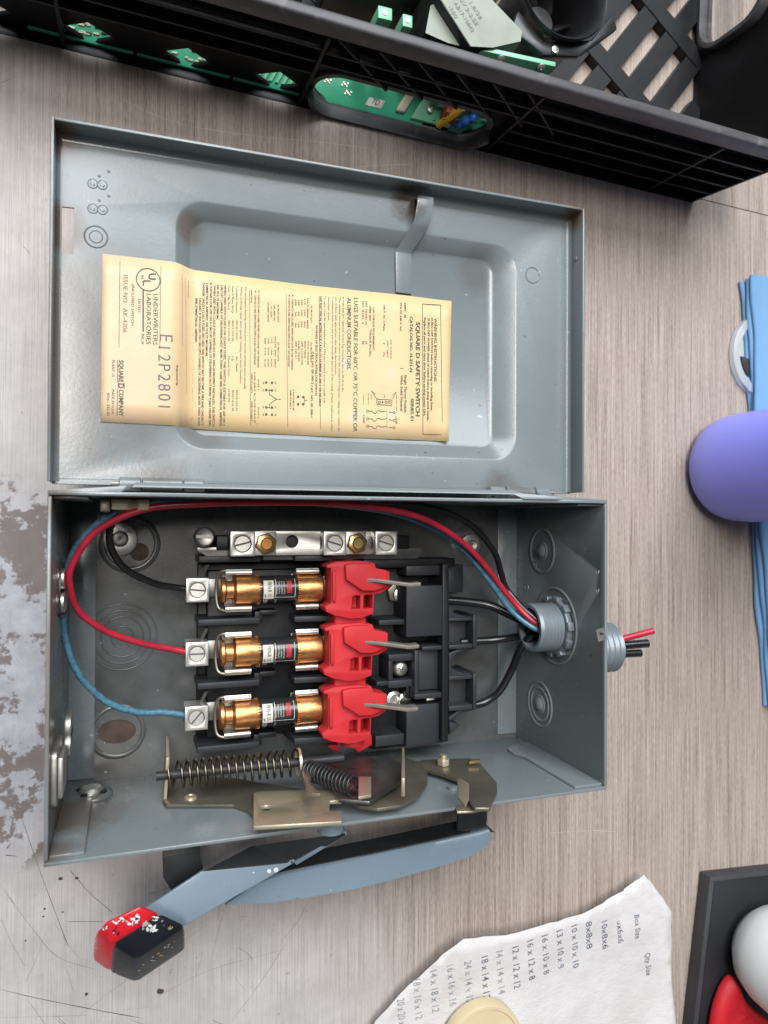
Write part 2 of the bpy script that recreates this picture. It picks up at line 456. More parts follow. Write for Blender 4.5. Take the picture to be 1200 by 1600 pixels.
# text: returns verts (u along reading, v up, in mm) and faces
_tc = bpy.data.curves.new('t', 'FONT'); _to = bpy.data.objects.new('t', _tc); COL.objects.link(_to)
def text2d(txt, length=None, cap=2.0, bold=0.0, res=2):
    _tc.body = txt; _tc.size = 1; _tc.resolution_u = res; _tc.offset = bold; _tc.fill_mode = 'FRONT'
    dg = bpy.context.evaluated_depsgraph_get(); dg.update()
    me = bpy.data.meshes.new_from_object(_to.evaluated_get(dg))
    vs = [(v.co.x, v.co.y) for v in me.vertices]; fs = [tuple(p.vertices) for p in me.polygons]
    bpy.data.meshes.remove(me)
    if not vs: return [], [], 0
    x0 = min(v[0] for v in vs); x1 = max(v[0] for v in vs)
    sy = cap / .70; sx = (length / (x1 - x0)) if length else sy
    return [((v[0] - x0) * sx, v[1] * sy) for v in vs], fs, (x1 - x0) * sx

# ================================================================== SETTING
te = lambda x: 206.5 - (x - 380.6) * .0473        # far edge of the bench, running just under the crate front
t = MB().prism([(-900, -900, -28), (1300, -900, -28), (1300, te(1300), -28), (-900, te(-900), -28)], (0, 0, 28))
table = t.build('table', 'laminate', smooth=0, kind='structure')
t2 = MB().prism([(-900, te(-900) + 1.6, -30), (1300, te(1300) + 1.6, -30), (1300, 1100, -30), (-900, 1100, -30)], (0, 0, 28.5))
t2.build('table', 'laminate', smooth=0, kind='structure')
def scratch(px, w, m, off=.05):
    P = [Vector(az(*p, off)) for p in px]; P = [Vector(p) for p in spline(P, 6)]
    b = MB(); L = []; R = []
    for i, p in enumerate(P):
        d = (P[min(i + 1, len(P) - 1)] - P[max(i - 1, 0)]).normalized(); sd = Vector((-d.y, d.x, 0))
        ww = w * (.35 + .65 * random.random()) * (1 if 0 < i < len(P) - 1 else .2)
        L.append(tuple(p + sd * ww / 2)); R.append(tuple(p - sd * ww / 2))
    b.loft([L, R], closed=False); return b.build('scratch', m, table, smooth=0, recalc=False)
for px, w, m in (
    ([(33, 1275), (55, 1340), (75, 1395), (107, 1480)], .35, 'scratch_dark'), ([(108, 1358), (140, 1395), (178, 1428)], .35, 'scratch_dark'),
    ([(0, 1546), (60, 1560), (150, 1578), (222, 1591)], .45, 'scratch_dark'), ([(0, 1382), (50, 1450), (90, 1495), (150, 1515)], .3, 'scratch_mid'),
    ([(485, 1402), (465, 1440), (440, 1470)], .3, 'scratch_mid'), ([(360, 1598), (400, 1545), (450, 1470)], .3, 'scratch_mid'),
    ([(240, 1560), (330, 1515), (450, 1482)], .25, 'scratch_mid'), ([(105, 1440), (165, 1440)], .3, 'scratch_dark'),
    ([(40, 1535), (60, 1490), (72, 1455)], .22, 'scratch_mid'), ([(0, 1590), (90, 1588), (140, 1586)], .25, 'scratch_mid'),
    ([(8, 1336), (28, 1338)], .6, 'scratch_dark'), ([(185, 152), (270, 190), (380, 210), (500, 222), (580, 232)], .28, 'scratch_light'),
    ([(545, 262), (600, 258), (642, 257)], .35, 'scratch_light'), ([(960, 1260), (985, 1220)], .4, 'scratch_light'),
    ([(855, 1302), (920, 1298), (975, 1300)], .3, 'scratch_light'), ([(225, 1400), (260, 1388), (300, 1370)], .3, 'scratch_mid'),
    ([(0, 130), (25, 120)], .3, 'scratch_mid'), ([(35, 383), (48, 398)], .4, 'scratch_mid'), ([(2, 1000), (40, 1040)], .4, 'scratch_light'),
    ([(120, 1590), (200, 1530), (330, 1440)], .22, 'scratch_mid'), ([(330, 1500), (345, 1440), (360, 1400)], .22, 'scratch_mid')):
    scratch(px, w, m)
for k in range(26):
    x0, y0 = random.uniform(0, 420), random.uniform(1370, 1600); a = random.uniform(0, math.pi); l = random.uniform(15, 90)
    scratch([(x0, y0), (x0 + l * .5 * math.cos(a) + random.uniform(-4, 4), y0 + l * .5 * math.sin(a)), (x0 + l * math.cos(a), y0 + l * math.sin(a))],
            random.uniform(.12, .24), random.choice(['scratch_mid', 'scratch_mid', 'scratch_dark', 'scratch_light']))
for k, (x, y, r) in enumerate(((250, 1549, 2.0), (135, 1553, 1.1), (95, 1373, 1.2), (120, 1372, 1.0), (70, 1420, .8), (68, 1432, .7), (98, 1425, .6), (40, 1470, .6))):
    p = az(x, y, .06)
    c = [(p[0] + r * random.uniform(.6, 1.1) * math.cos(i * .7), p[1] + .8 * r * random.uniform(.6, 1.1) * math.sin(i * .7), .06) for i in range(9)]
    MB().add(c, [tuple(range(9))]).build('dirt_chip', 'rust', table, smooth=0)

# ================================================================== SAFETY SWITCH
SW = thing('safety_switch', (125, -70, 0), 'grey enamelled steel safety switch box lying open with its hinged door folded back', 'safety switch')
BX, BY, BZ, TH = 250, -141, 88, 1.5
# --- back panel with mounting holes
k1, k2, k3 = az(203, 850, 1.5), az(183, 1143, 1.5), az(735, 852, 1.5)
holes = [circ(k1[0] + 4.5, k1[1] - 4, 4.6, 20), [(k2[0] + 8.5 * math.cos(i * .35) * 1.05, k2[1] + 6.0 * math.sin(i * .35)) for i in range(18)]]
body = MB().plate([(0, BY), (BX, BY), (BX, 0), (0, 0)], holes, XY(0), (0, 0, TH)).build('back_panel', 'grimy_shaded_enamel', SW)
for (x, y, _), r in ((k1, 15), (k2, 14), (k3, 13)):        # raised dimples round the mounting holes
    if (x, y) == (k2[0], k2[1]): r0 = 11.2
    elif (x, y) == (k3[0], k3[1]): r0 = 4
    else: r0 = 11.5
    MB().lathe([(r, TH - .2), (r - .6, TH + .35), (r0 + 1.2, TH + .7), (r0 + .5, TH + .6), (r0, TH + .1)], (x, y, 0), n=40).build('mounting_dimple', 'grimy_shaded_enamel', body, smooth=60)
MB().prism([(k2[0] + 10.2 * math.cos(i * .3142), k2[1] + 8.6 * math.sin(i * .3142), .3) for i in range(20)], (0, 0, .6)).build('knockout_plug', 'rust', body)
MB().lathe([(.01, 1.1), (6.6, 1.1), (6.6, .2)], (k1[0] + 4.5, k1[1] - 4, 0), n=20).build('knockout_plug', 'rust', body)
def ringset(c, axis, radii, parent, name='knockout', tabs=True, w=.55, h=.5, m='grey_enamel'):
    b = MB()
    for r in radii:
        b.lathe([(r - w, -.15), (r - w * .5, h * .8), (r, h), (r + w * .5, h * .8), (r + w, -.15)], c, axis, 44, closed=False)
    if tabs:
        A = Vector(axis); u = A.orthogonal().normalized(); v = A.cross(u)
        for sgn in (-1, 1):
            for dd in (-1.6, 1.6):
                p = Vector(c) + u * sgn * (radii[-1] - 1) + v * dd
                b.bar(p - u * 1.4, p + u * 1.4, .8, 1.0, axis)
    return b.build(name, m, parent, smooth=60)
ko = az(191, 995, TH)
ringset(ko, (0, 0, 1), [5.2, 10, 13.2, 16.5], body, m='grimy_shaded_enamel')
# embossed seam lines on back panel left
MB().box(13.6, 14.0, BY + 2, -2, TH - .1, TH + .25).build('seam', 'grimy_shaded_enamel', body)
# --- side walls
top_wall = MB().plate([(0, TH), (BX, TH), (BX, BZ), (225, BZ), (222, BZ - 1.5), (60, BZ - 1.5), (56, BZ), (0, BZ)], [], XZ(-TH), (0, TH, 0)).build('side_wall', 'grey_enamel', SW, bevel=.3)
lip = MB().prism([(0, 0, BZ - .4), (26, 0, BZ - .4), (30, 2.2, BZ - 3), (200, 2.2, BZ - 3), (204, 0, BZ - .4), (BX, 0, BZ - .4), (BX, .2, BZ - .4), (204, 2.6, BZ - 1.2), (200, 4.2, BZ - 4.5), (32, 4.2, BZ - 4.5), (28, 2.6, BZ - 1.2), (0, .2, BZ - .4)], (0, 0, -1.2)).build('rim_lip', 'grey_enamel', top_wall, bevel=.25)
bot_wall = MB().plate([(0, TH), (BX, TH), (BX, BZ), (0, BZ)], [], XZ(BY), (0, TH, 0)).build('side_wall', 'grey_enamel', SW, bevel=.35)
# --- end walls
lw = MB().plate(rrect(BY + TH + .1, -TH - .1, .2, BZ, 1.2, 3), [], YZ(0), (TH, 0, 0)).build('end_wall', 'grey_enamel', SW, bevel=.3)
fl = MB()
fl.box(TH, 14, BY + TH + .02, BY + TH + 1.3, 2.2, BZ - 3)      # flange on lower side wall
fl.box(TH, 13.6, BY + 3, -4, TH, TH + .8)                     # flange on back panel
fl.box(TH, 14, -TH - 1.3, -TH - .02, 2.2, BZ - 4)
fl.build('flange', 'grey_enamel', lw, bevel=.3)
h1, h2 = ax(935, 893, 249), ax(935, 922, 249)
rw = MB().plate(rrect(BY + TH + .1, -TH - .1, .2, BZ, 1.2, 3), [circ(h1[1], h1[2], 1.35, 14), circ(h2[1], h2[2], 1.35, 14), circ(-67.3, 46, 12.6, 30)], YZ(BX - TH), (TH, 0, 0)).build('end_wall', 'grey_enamel', SW, bevel=.25)
fl = MB()
fl.prism([(BX - TH, BY + TH + .02, 16), (BX - TH, BY + TH + .02, BZ - 2), (BX - 17, BY + TH + .02, BZ - 2), (BX - 17, BY + TH + .02, 40), (BX - 20, BY + TH + .02, 33), (BX - 19.5, BY + TH + .02, 24), (BX - 12, BY + TH + .02, 16)], (0, 1.3, 0))
fl.box(BX - 14, BX - TH, BY + 4, -3, TH, TH + .9)
fl.box(BX - 14, BX - TH, -TH - 1.3, -TH - .02, 4, BZ - 4)
fl.build('flange', 'grey_enamel', rw, bevel=.3)
ringset((BX - TH, -27, 31), (-1, 0, 0), [4.6, 12.2], rw, w=.8, h=.7)
ringset((BX - TH, -113.5, 29), (-1, 0, 0), [4.6, 9, 12.2], rw, w=.8, h=.7)
ringset((BX - TH, -67.3, 44), (-1, 0, 0), [20.5], rw, w=.8, h=.7)
for yy in (-27, -113.5):
    MB().lathe([(0.01, 2.2), (2.5, 1.9), (3.8, .8), (4.4, -.1)], (BX - TH, yy, 31 if yy > -60 else 29), (-1, 0, 0), 24).build('knockout_dimple', 'grey_enamel', rw, smooth=70)
MB().lathe([(2.2, -.1), (2.0, .35), (1.6, .35), (1.3, -.1)], (BX - TH, -49, 14), (-1, 0, 0), 18).build('rivet_ring', 'grey_enamel', rw)
# small numbered sticker
tg = ax(940, 992, 248.3)
st = MB().add([ax(931, 984, 248.35), ax(943, 980, 248.35), ax(947.5, 999, 248.35), ax(935, 1003, 248.35)], [(0, 1, 2, 3)]).build('sticker', 'white_paper', rw, label='small white numbered sticker')
vs, fs, wd = text2d('1', None, 2.6, .02)
MB().add([(248.25, tg[1] + .9 - u * 1.3, tg[2] - 1.3 + v) for u, v in vs], fs).build('print', 'ink', rw, recalc=False, smooth=0)

# --- conduit nipple through the right end wall
NY, NZ = -67.3, 46
b = MB(); prof = []
for i in range(17): prof.append((13.0 if i % 2 else 12.2, -18 + i * 1.0))
b.lathe([(10.6, 2), (10.6, -18.6), (12.2, -18.6)] + prof[1:] + [(12.4, 1), (12.4, 3)], (BX, NY, NZ), (1, 0, 0), 36)
nip = b.build('conduit_nipple', 'conduit_grey', SW, smooth=40, recalc=True)
HY, HZ = -78.5, 55
b = MB(); prof = []
for i in range(11): prof.append((12.2 if i % 2 else 13.2, 9 + i * 1.7))
b.lathe([(10, .3), (15.5, .3), (15.5, 6.5), (13.2, 8)] + prof[1:] + [(12.2, 27), (9.6, 27.2), (9.6, 4)], (BX, HY, HZ), (1, 0, 0), 40)
b.build('threaded_hub', 'conduit_grey', nip, smooth=30)
b = MB()
b.lathe([(12.6, -1.7), (15, -1.7), (15, -4.6), (12.6, -4.6)], (BX, NY, NZ), (1, 0, 0), 36, closed=True)
for k in range(10):
    a = 2 * math.pi * (k + .3) / 10; p = Vector((BX - 3.2, NY + 15.3 * math.cos(a), NZ + 15.3 * math.sin(a)))
    b.bar(p - Vector((1.7, 0, 0)), p + Vector((1.7, 0, 0)), 4.6, 2.4, (0, math.cos(a), math.sin(a)))
b.build('locknut', 'conduit_grey', nip, bevel=.35)

# --- door (lid)
LX0, LX1, LY0, LY1, LT, LP, LR = -2.4, 251.0, 4.2, 152.6, 67.4, 55.0, 47.6
O1 = rrect(47, 218.5, 20.5, 132.5, 13, 9); O2 = rrect(47.9, 217.3, 21.6, 131.5, 12.4, 9)
I2 = rrect(53.5, 208.2, 27.2, 126.2, 8.2, 9); I1 = rrect(54.4, 207, 28.2, 125.2, 7.5, 9)
b = MB()
out = [(LX0 + .6, LY0), (LX1 - .6, LY0), (LX1 - .6, LY1 - .6), (LX0 + .6, LY1 - .6)]
slot = [(-.3, 101.2), (5.8, 101.4), (5.8, 121.4), (-.3, 121.2)]
flat = out + list(O1) + slot; tri = geometry.tessellate_polygon([[Vector((*p, 0)) for p in l] for l in (out, list(O1), slot)])
b.add([(x, y, LP) for x, y in flat], [tuple(q) for q in tri])
b.loft([[(*p, LP) for p in O1], [(*p, LP - .35) for p in O2], [(*p, LR + .9) for p in I2], [(*p, LR) for p in I1]], cap1=True)
# underside
b.add([(x, y, LP - 1.3) for x, y in flat], [tuple(reversed(q)) for q in tri])
n0 = len(slot)
b.loft([[(*p, LP) for p in slot], [(*p, LP - 1.3) for p in slot]])
b.loft([[(*p, LP - 1.3) for p in O1], [(*p, LR - 1.2) for p in I2], [(*p, LR - 1.3) for p in I1]], cap1=True)
door = b.build('door', 'grey_enamel', SW, smooth=50, recalc=False)
def fillet(p0, p1, inx, r=2.2, n=6):      # concave quarter fillet between panel and flange; inx = direction into the panel
    rings = []
    for p in (p0, p1):
        ring = [(p[0], p[1], LP + .02)]
        for i in range(n + 1):
            a = math.pi / 2 * i / n
            ring.append((p[0] + inx[0] * (r - r * math.sin(a)), p[1] + inx[1] * (r - r * math.sin(a)), LP + r - r * math.cos(a) + .02))
        rings.append(ring)
    return rings
b = MB()
b.box(LX0, LX0 + 1.3, LY0 + .5, LY1, LP - 1.6, LT)
b.box(LX0 + 1.3, LX1 - 1.5, LY1 - 1.3, LY1, LP - 1.6, LT - .3)
b.box(LX1 - 1.3, LX1, LY0 + .5, LY1 - .3, LP - 1.6, LT)
flg = b.build('door_flange', 'grey_enamel', door, bevel=.35)
b = MB()
for r in (fillet((LX0 + 1.3, LY0 + 1, 0), (LX0 + 1.3, LY1 - 1.3, 0), (1, 0)), fillet((LX0 + 1.3, LY1 - 1.3, 0), (LX1 - 1.3, LY1 - 1.3, 0), (0, -1)), fillet((LX1 - 1.3, LY1 - 1.3, 0), (LX1 - 1.3, LY0 + 1, 0), (-1, 0))):
    b.loft(r, cap0=True, cap1=True)
b.build('flange_fold', 'grey_enamel', door, smooth=60)
b = MB(); rr = []
for x in (LX0 + 1, LX1 - 1): rr.append([(x, LY0 + 2.4 - 2.4 * math.sin(a), LP - 2.4 + 2.45 * math.cos(a)) for a in [math.pi / 2 * i / 6 for i in range(7)]] + [(x, LY0, LP - 5), (x, LY0 + 1.2, LP - 5), (x, LY0 + 1.2, LP - 2)])
b.loft(rr, cap0=True, cap1=True).build('hinge_edge', 'grey_enamel', door, smooth=40)
MB().lathe([(1.5, -.1), (1.4, .5), (.01, .7)], (LX1 - 1.3, 128, 61), (-1, 0, 0), 14).build('rivet', 'grey_enamel', door)
b = MB()
c = az(150, 370, 55)
b.lathe([(5.1, -.1), (4.6, .3), (4.1, -.1)], (c[0], c[1], LP), n=32); b.lathe([(3.0, -.1), (2.6, .2), (2.2, -.1)], (c[0], c[1], LP), n=26)
for q in ((145, 287), (160, 289), (145, 326), (160, 328)):
    p = az(*q, 55); b.lathe([(2.3, -.1), (1.9, .3), (1.5, .1), (1.1, .3), (.01, .35)], (p[0], p[1], LP), n=18)
for q in ((155, 275), (170, 268), (155, 313), (170, 306)):
    p = az(*q, 55); b.lathe([(.8, -.1), (.55, .2), (.01, .26)], (p[0], p[1], LP), n=12)
b.build('embossing', 'grey_enamel', door, smooth=60); b = MB()
c = az(832, 430, 55); b.lathe([(4.6, -.1), (4.1, .3), (3.5, -.1)], (c[0], c[1], LP), n=28)
b.build('embossing', 'grey_enamel', door, smooth=60)
# spring clip bent over the recess edge
path = [(164.0, 148.5, 58.0), (163.9, 147.4, 61.2), (163.6, 144.5, 61.8), (162.8, 136.5, 60.2), (162.0, 133.5, 58.4), (158.0, 125.5, 49.8), (157.2, 123.5, 48.7), (157.6, 103.4, 48.5)]
b = MB(); rings = []
for i, p in enumerate(path):
    hw = 4.2
    a, c = path[max(i - 1, 0)], path[min(i + 1, len(path) - 1)]
    ny, nz = -(c[2] - a[2]), (c[1] - a[1]); l = math.hypot(ny, nz); ny, nz = -ny / l * .5, -nz / l * .5
    rings.append([(p[0] - hw, p[1] + ny, p[2] + nz), (p[0] + hw, p[1] + ny, p[2] + nz), (p[0] + hw, p[1] - ny, p[2] - nz), (p[0] - hw, p[1] - ny, p[2] - nz)])
b.loft(rings, cap0=True, cap1=True).build('catch_strip', 'grey_enamel', door, bevel=.2, smooth=25)
# hinges
for segs, yy in (([24.8, 33.7, 50.0, 58.6], 3.9), ([192.1, 200.8, 216.9, 225.2], 3.6)):
    hp = None
    for i in range(3):
        b = MB().lathe([(2.2, .25), (2.75, .55), (2.75, segs[i + 1] - segs[i] - .55), (2.2, segs[i + 1] - segs[i] - .25)], (segs[i], yy, 74), (1, 0, 0), 20, caps=True)
        if i != 1: b.prism([(segs[i] + .4, yy, 71.6), (segs[i + 1] - .4, yy, 71.6), (segs[i + 1] - .4, 1, 80), (segs[i] + .4, 1, 80)], (0, 1.2, .8))
        else: b.prism([(segs[i] + .4, yy, 72), (segs[i + 1] - .4, yy, 72), (segs[i + 1] - .4, LY0 + 1.5, LP - 1.5), (segs[i] + .4, LY0 + 1.5, LP - 1.5)], (0, 1.2, 0))
        b.build('hinge_knuckle', 'grey_enamel', SW, smooth=40)
MB().cyl((22, 3.8, 74), (228, 3.6, 74), 1.2, 10).build('hinge_pin', 'steel_dull', SW)

# --- instruction label with its printing
def zl(x):
    t = min(1, max(0, (x - 46.5) / 9.5)); t = t * t * (3 - 2 * t)
    return 55.35 + (48.0 - 55.35) * t
xs = [17.1 + (183 - 17.1) * i / 60 for i in range(61)]
def ledge(x, top):
    f = (x - 17) / 166
    return (103.0 - .9 * f + .35 * math.sin(f * 9) if top else 30.8 - 1.0 * f + .25 * math.sin(f * 7 + 1))
rows = []
for j in range(9):
    row = []
    for x in xs:
        y = ledge(x, False) + (ledge(x, True) - ledge(x, False)) * j / 8
        curl = max(0, (x - 172) / 11) ** 2 * (.9 + .9 * (j < 2) * (2 - j) / 2) + .25 * math.sin(x * .09) ** 2
        row.append((x + (1.6 * j / 8 - .8) * (x > 182), y, zl(x) + curl * .8))
    rows.append(row)
b = MB().loft(rows, closed=False)
label = b.build('instruction_label', 'aged_label', SW, smooth=60, recalc=False, label='yellowed printed instruction label inside the door')
sol = label.modifiers.new('thick', 'SOLIDIFY'); sol.thickness = .00016; sol.offset = -1
def c3(cx, cy): return 150 + cx / 4.138, 390 + cy / 4.138
def c4(cx, cy): return 420 + cx / 4, 430 + cy / 4
def lz(px, py):
    p = az(px, py, 51.5); p = az(px, py, zl(p[0])); return az(px, py, zl(p[0]))
ZL = lambda x: zl(x) + .16 + .2 * math.sin(x * .09) ** 2 + max(0, (x - 172) / 11) ** 2 * .72
PR = {'ink': MB(), 'ink_light': MB(), 'stamp_ink': MB()}
def put(crop, cx, cy0, cy1, cap, txt, bold=0, m='ink'):
    pm = lz(*crop(cx, (cy0 + cy1) / 2)); p0 = lz(*crop(cx, cy0)); p1 = lz(*crop(cx, cy1))
    capmm = cap / (4.138 if crop is c3 else 4) / 3.15
    vs, fs, _ = text2d(txt, abs(p0[1] - p1[1]), capmm, bold)
    PR[m].add([(pm[0] - capmm / 2 + v, p0[1] - u, ZL(pm[0] - capmm / 2 + v)) for u, v in vs], fs)
def line(crop, pts, w=.18, m='ink'):
    P = [lz(*crop(*p)) for p in pts]
    for a, c in zip(P, P[1:]):
        d = Vector((c[0] - a[0], c[1] - a[1])).normalized(); nx, ny = -d.y * w / 2, d.x * w / 2
        PR[m].add([(a[0] + nx, a[1] + ny, ZL(a[0])), (a[0] - nx, a[1] - ny, ZL(a[0])), (c[0] - nx, c[1] - ny, ZL(c[0])), (c[0] + nx, c[1] + ny, ZL(c[0]))], [(0, 1, 2, 3)])
def ring2(crop, cx, cy, r, w, m='ink', dot=False):
    p = lz(*crop(cx, cy)); rm = r / (4.138 if crop is c3 else 4) / 3.15; n = 28
    if dot: PR[m].add([(x, y, ZL(p[0])) for x, y in circ(p[0], p[1], rm, 12)], [tuple(range(12))])
    else:
        a = circ(p[0], p[1], rm, n); c = circ(p[0], p[1], rm - w, n)
        PR[m].add([(x, y, ZL(p[0])) for x, y in a + c], [(i, (i + 1) % n, n + (i + 1) % n, n + i) for i in range(n)])
# right end of the label
line(c4, [(960, 180), (1072, 187), (1083, 998), (963, 995), (960, 180)], .3)
put(c4, 1041, 268, 668, 17, 'WARNING INSTRUCTIONS:', .022)
put(c4, 1019, 265, 850, 14, 'TURN OFF SWITCH before removing or installing fuses.', .022)
put(c4, 997, 265, 910, 14, 'TURN OFF POWER ahead of switch before doing work inside.', .022)
put(c4, 974, 265, 880, 14, 'Replace all parts and close door before turning power ON.', .022)
put(c4, 931, 293, 882, 27, 'SQUARE D SAFETY SWITCH', .03)
put(c4, 889, 258, 606, 19, 'CATALOG NO. H-321-N', .03); put(c4, 895, 770, 910, 19, 'SERIES E1', .03)
put(c4, 851, 170, 268, 12, 'AMPS.  30', .022); put(c4, 824, 170, 352, 12, 'VOLTS: 240 V. AC', .022)
line(c4, [(842, 582), (818, 582)], .22)
put(c4, 853, 622, 860, 15, 'Single Throw Fusible', .02); put(c4, 829, 625, 850, 15, 'With Solid Neutral', .02)
put(c4, 763, 405, 522, 10, 'H.P. RATING', .01, 'ink_light'); put(c4, 742, 408, 515, 10, 'STD    MAX', .01, 'ink_light'); put(c4, 721, 185, 350, 12, '240 V. AC 3 Phase', .01); put(c4, 719, 422, 510, 11, '3      7½', .01)
put(c4, 655, 200, 472, 12, 'LUG TORQUE REQUIREMENTS', .01); put(c4, 633, 190, 285, 12, 'WIRE SIZE', .01); put(c4, 635, 335, 508, 12, 'TORQUE (IN.LBS.)', .01)
put(c4, 609, 163, 312, 12, 'NO. 14-NO. 10', .01); put(c4, 609, 410, 432, 12, '35', .01); put(c4, 589, 163, 305, 12, 'NO.  8-NO.  6', .01); put(c4, 589, 408, 432, 12, '40', .01)
put(c4, 542, 142, 980, 26, 'LUGS SUITABLE FOR 60°C OR 75°C COPPER OR', .008); put(c4, 501, 142, 592, 26, 'ALUMINUM CONDUCTORS.', .008)
put(c4, 464, 140, 732, 11, 'If main lugs are replaced, torque lug mounting nuts to 20-25 in. lbs.')
put(c4, 441, 138, 978, 11, 'The starting current of motors of more than the standard horsepower rating may require the')
put(c4, 419, 138, 628, 11, 'use of fuses with appropriate time delay characteristics.')
put(c4, 397, 138, 978, 11, 'Continuous load current not to exceed 80 percent of the rating of fuses employed in other')
put(c4, 374, 138, 286, 11, 'than motor circuits.')
put(c4, 349, 130, 800, 11, 'To open cover for examination when ON, turn slotted screw on handle side')
put(c4, 322, 132, 818, 13, 'USE ELECTRICAL INTERLOCK CATALOG NUMBER EK-300-1 OR EK-300-2', .022); line(c4, [(313, 132), (322, 960)], .2)
put(c4, 297, 315, 752, 12, 'RATINGS OF ELECTRICAL INTERLOCK SWITCH', .022); put(c4, 268, 688, 888, 13, 'CAT. NO. EK-300-1', .022)
put(c4, 266, 190, 300, 10, 'AC PILOT DUTY', .01); put(c4, 264, 420, 545, 10, 'DC PILOT DUTY', .01)
put(c4, 243, 140, 335, 10, 'VOLTS BREAK  MAKE', .01); put(c4, 245, 410, 560, 9, 'VOLTS 115-230-600', .01); put(c4, 226, 410, 520, 9, 'SINGLE THROW', .01); put(c4, 208, 410, 560, 9, 'AMP. 0.5-0.25-0.05', .01); put(c4, 188, 410, 540, 9, 'DOUBLE THROW', .01); put(c4, 170, 410, 530, 9, 'AMP. 0.05-0.1-', .01)
for i, r in enumerate(('110    15A    40A', '220    10A    25A', '440     6A    15A', '600     5A     8A')): put(c4, 225 - 19 * i, 150, 330, 9, r, .01)
put(c4, 147, 118, 592, 11, '"A" CONTACTS ARE CLOSED WHEN SWITCH IS IN "ON" POSITION', .012); put(c4, 126, 118, 570, 11, '"B" CONTACTS ARE OPEN WHEN SWITCH IS IN "ON" POSITION', .012)
line(c4, [(108, 112), (118, 950)], .2)
put(c4, 154, 712, 845, 9, 'A AND B MUST BE', .01); put(c4, 136, 716, 838, 9, 'SAME POLARITY', .01)
ring2(c4, 183, 760, 8, 0, dot=True); ring2(c4, 183, 806, 8, 0, dot=True); ring2(c4, 215, 762, 8, 0, dot=True); ring2(c4, 215, 806, 8, 0, dot=True); line(c4, [(222, 762), (222, 806)], .25); line(c4, [(222, 782), (240, 782)], .25)
# switch diagram
for cy in (855, 903, 950):
    ring2(c4, 617, cy - 6, 9, .3); ring2(c4, 782, cy + 4, 9, .3)
    line(c4, [(627, cy - 5), (645, cy - 5), (655, cy + 8), (668, cy + 8), (678, cy - 8), (690, cy - 8), (700, cy), (735, cy - 6)], .3); line(c4, [(748, cy), (772, cy + 4)], .3)
line(c4, [(738, 848), (738, 960)], .18)
line(c4, [(675, 775), (768, 780), (768, 815), (675, 808), (675, 775)], .3)
for cx in (690, 732, 752): ring2(c4, cx, 795, 9, .3)
ring2(c4, 710, 793, 6, 0, dot=True); line(c4, [(675, 775), (640, 720), (665, 745)], .22); line(c4, [(768, 780), (797, 730), (770, 752)], .22)
put(c4, 797, 885, 930, 13, 'LINE', .01); put(c4, 594, 875, 925, 13, 'LOAD', .01); put(c4, 797, 745, 850, 8, 'GROUND SCREW', 0, 'ink_light'); put(c4, 640, 745, 775, 8, 'BOX', 0, 'ink_light'); put(c4, 622, 740, 810, 8, 'BONDING', 0, 'ink_light'); put(c4, 592, 742, 808, 7, 'WIRING', 0, 'ink_light'); put(c4, 722, 745, 765, 8, 'SN', 0)
# middle
put(c3, 1400, 660, 870, 13, 'CAT. NO. EK-300-2', .022)
put(c3, 1178, 355, 470, 10, 'AC PILOT DUTY', .01); put(c3, 1153, 360, 465, 10, '10A 600V AC', .01); put(c3, 1133, 370, 440, 10, '0-110.5A', .01); put(c3, 1113, 340, 470, 10, '115-600V 345VA', .01)
put(c3, 1178, 600, 725, 10, 'DC PILOT DUTY', .01); put(c3, 1158, 560, 765, 10, 'VOLTS  SPST  DPST', .01)
for i, r in enumerate(('115   1.0A   0.5A', '230   0.5A   0.2A', '600   0.1A   0.1A')): put(c3, 1135 - 21 * i, 570, 760, 9, r, .01)
put(c3, 1050, 262, 762, 11, '"A" CONTACTS ARE CLOSED WHEN SWITCH IS IN "ON" POSITION', .012); put(c3, 1028, 262, 745, 11, '"B" CONTACTS ARE OPEN WHEN SWITCH IS IN "ON" POSITION', .012)
put(c3, 1005, 258, 345, 9, '40005-540-01', .01); line(c3, [(992, 258), (1000, 1140)], .2)
put(c3, 1050, 840, 905, 9, 'POLE 1', .01); put(c3, 1050, 1020, 1090, 9, 'POLE 2', .01)
put(c3, 1026, 790, 945, 9, '1A AND 1B MUST BE', .01); put(c3, 1007, 800, 930, 9, 'SAME POLARITY', .01); put(c3, 1026, 965, 1120, 9, '2A AND 2B MUST BE', .01); put(c3, 1007, 980, 1110, 9, 'SAME POLARITY', .01)
for cx, cy in ((1100, 860), (1137, 862), (1100, 908), (1137, 910), (1100, 1020), (1137, 1022), (1100, 1066), (1137, 1068)): ring2(c3, cx, cy, 8, 0, dot=True)
line(c3, [(1120, 905), (1120, 935), (1165, 968), (1195, 968)], .28); line(c3, [(1165, 968), (1120, 1000), (1120, 1022)], .28); line(c3, [(1108, 908), (1132, 910)], .28); line(c3, [(1108, 1022), (1132, 1024)], .28)
for cx, cy, tx in ((1160, 862, '1B'), (1160, 910, '1A'), (1082, 862, '1B'), (1082, 910, '1A'), (1160, 1020, '2A'), (1160, 1068, '2B'), (1082, 1018, '2A'), (1082, 1066, '2B')): put(c3, cx, cy - 9, cy + 9, 10, tx)
put(c3, 966, 240, 905, 12, 'Oil mechanism bearing surfaces (not current carrying parts) annually'); put(c3, 938, 240, 866, 12, 'When ordering repair parts specify Catalog and Series Numbers')
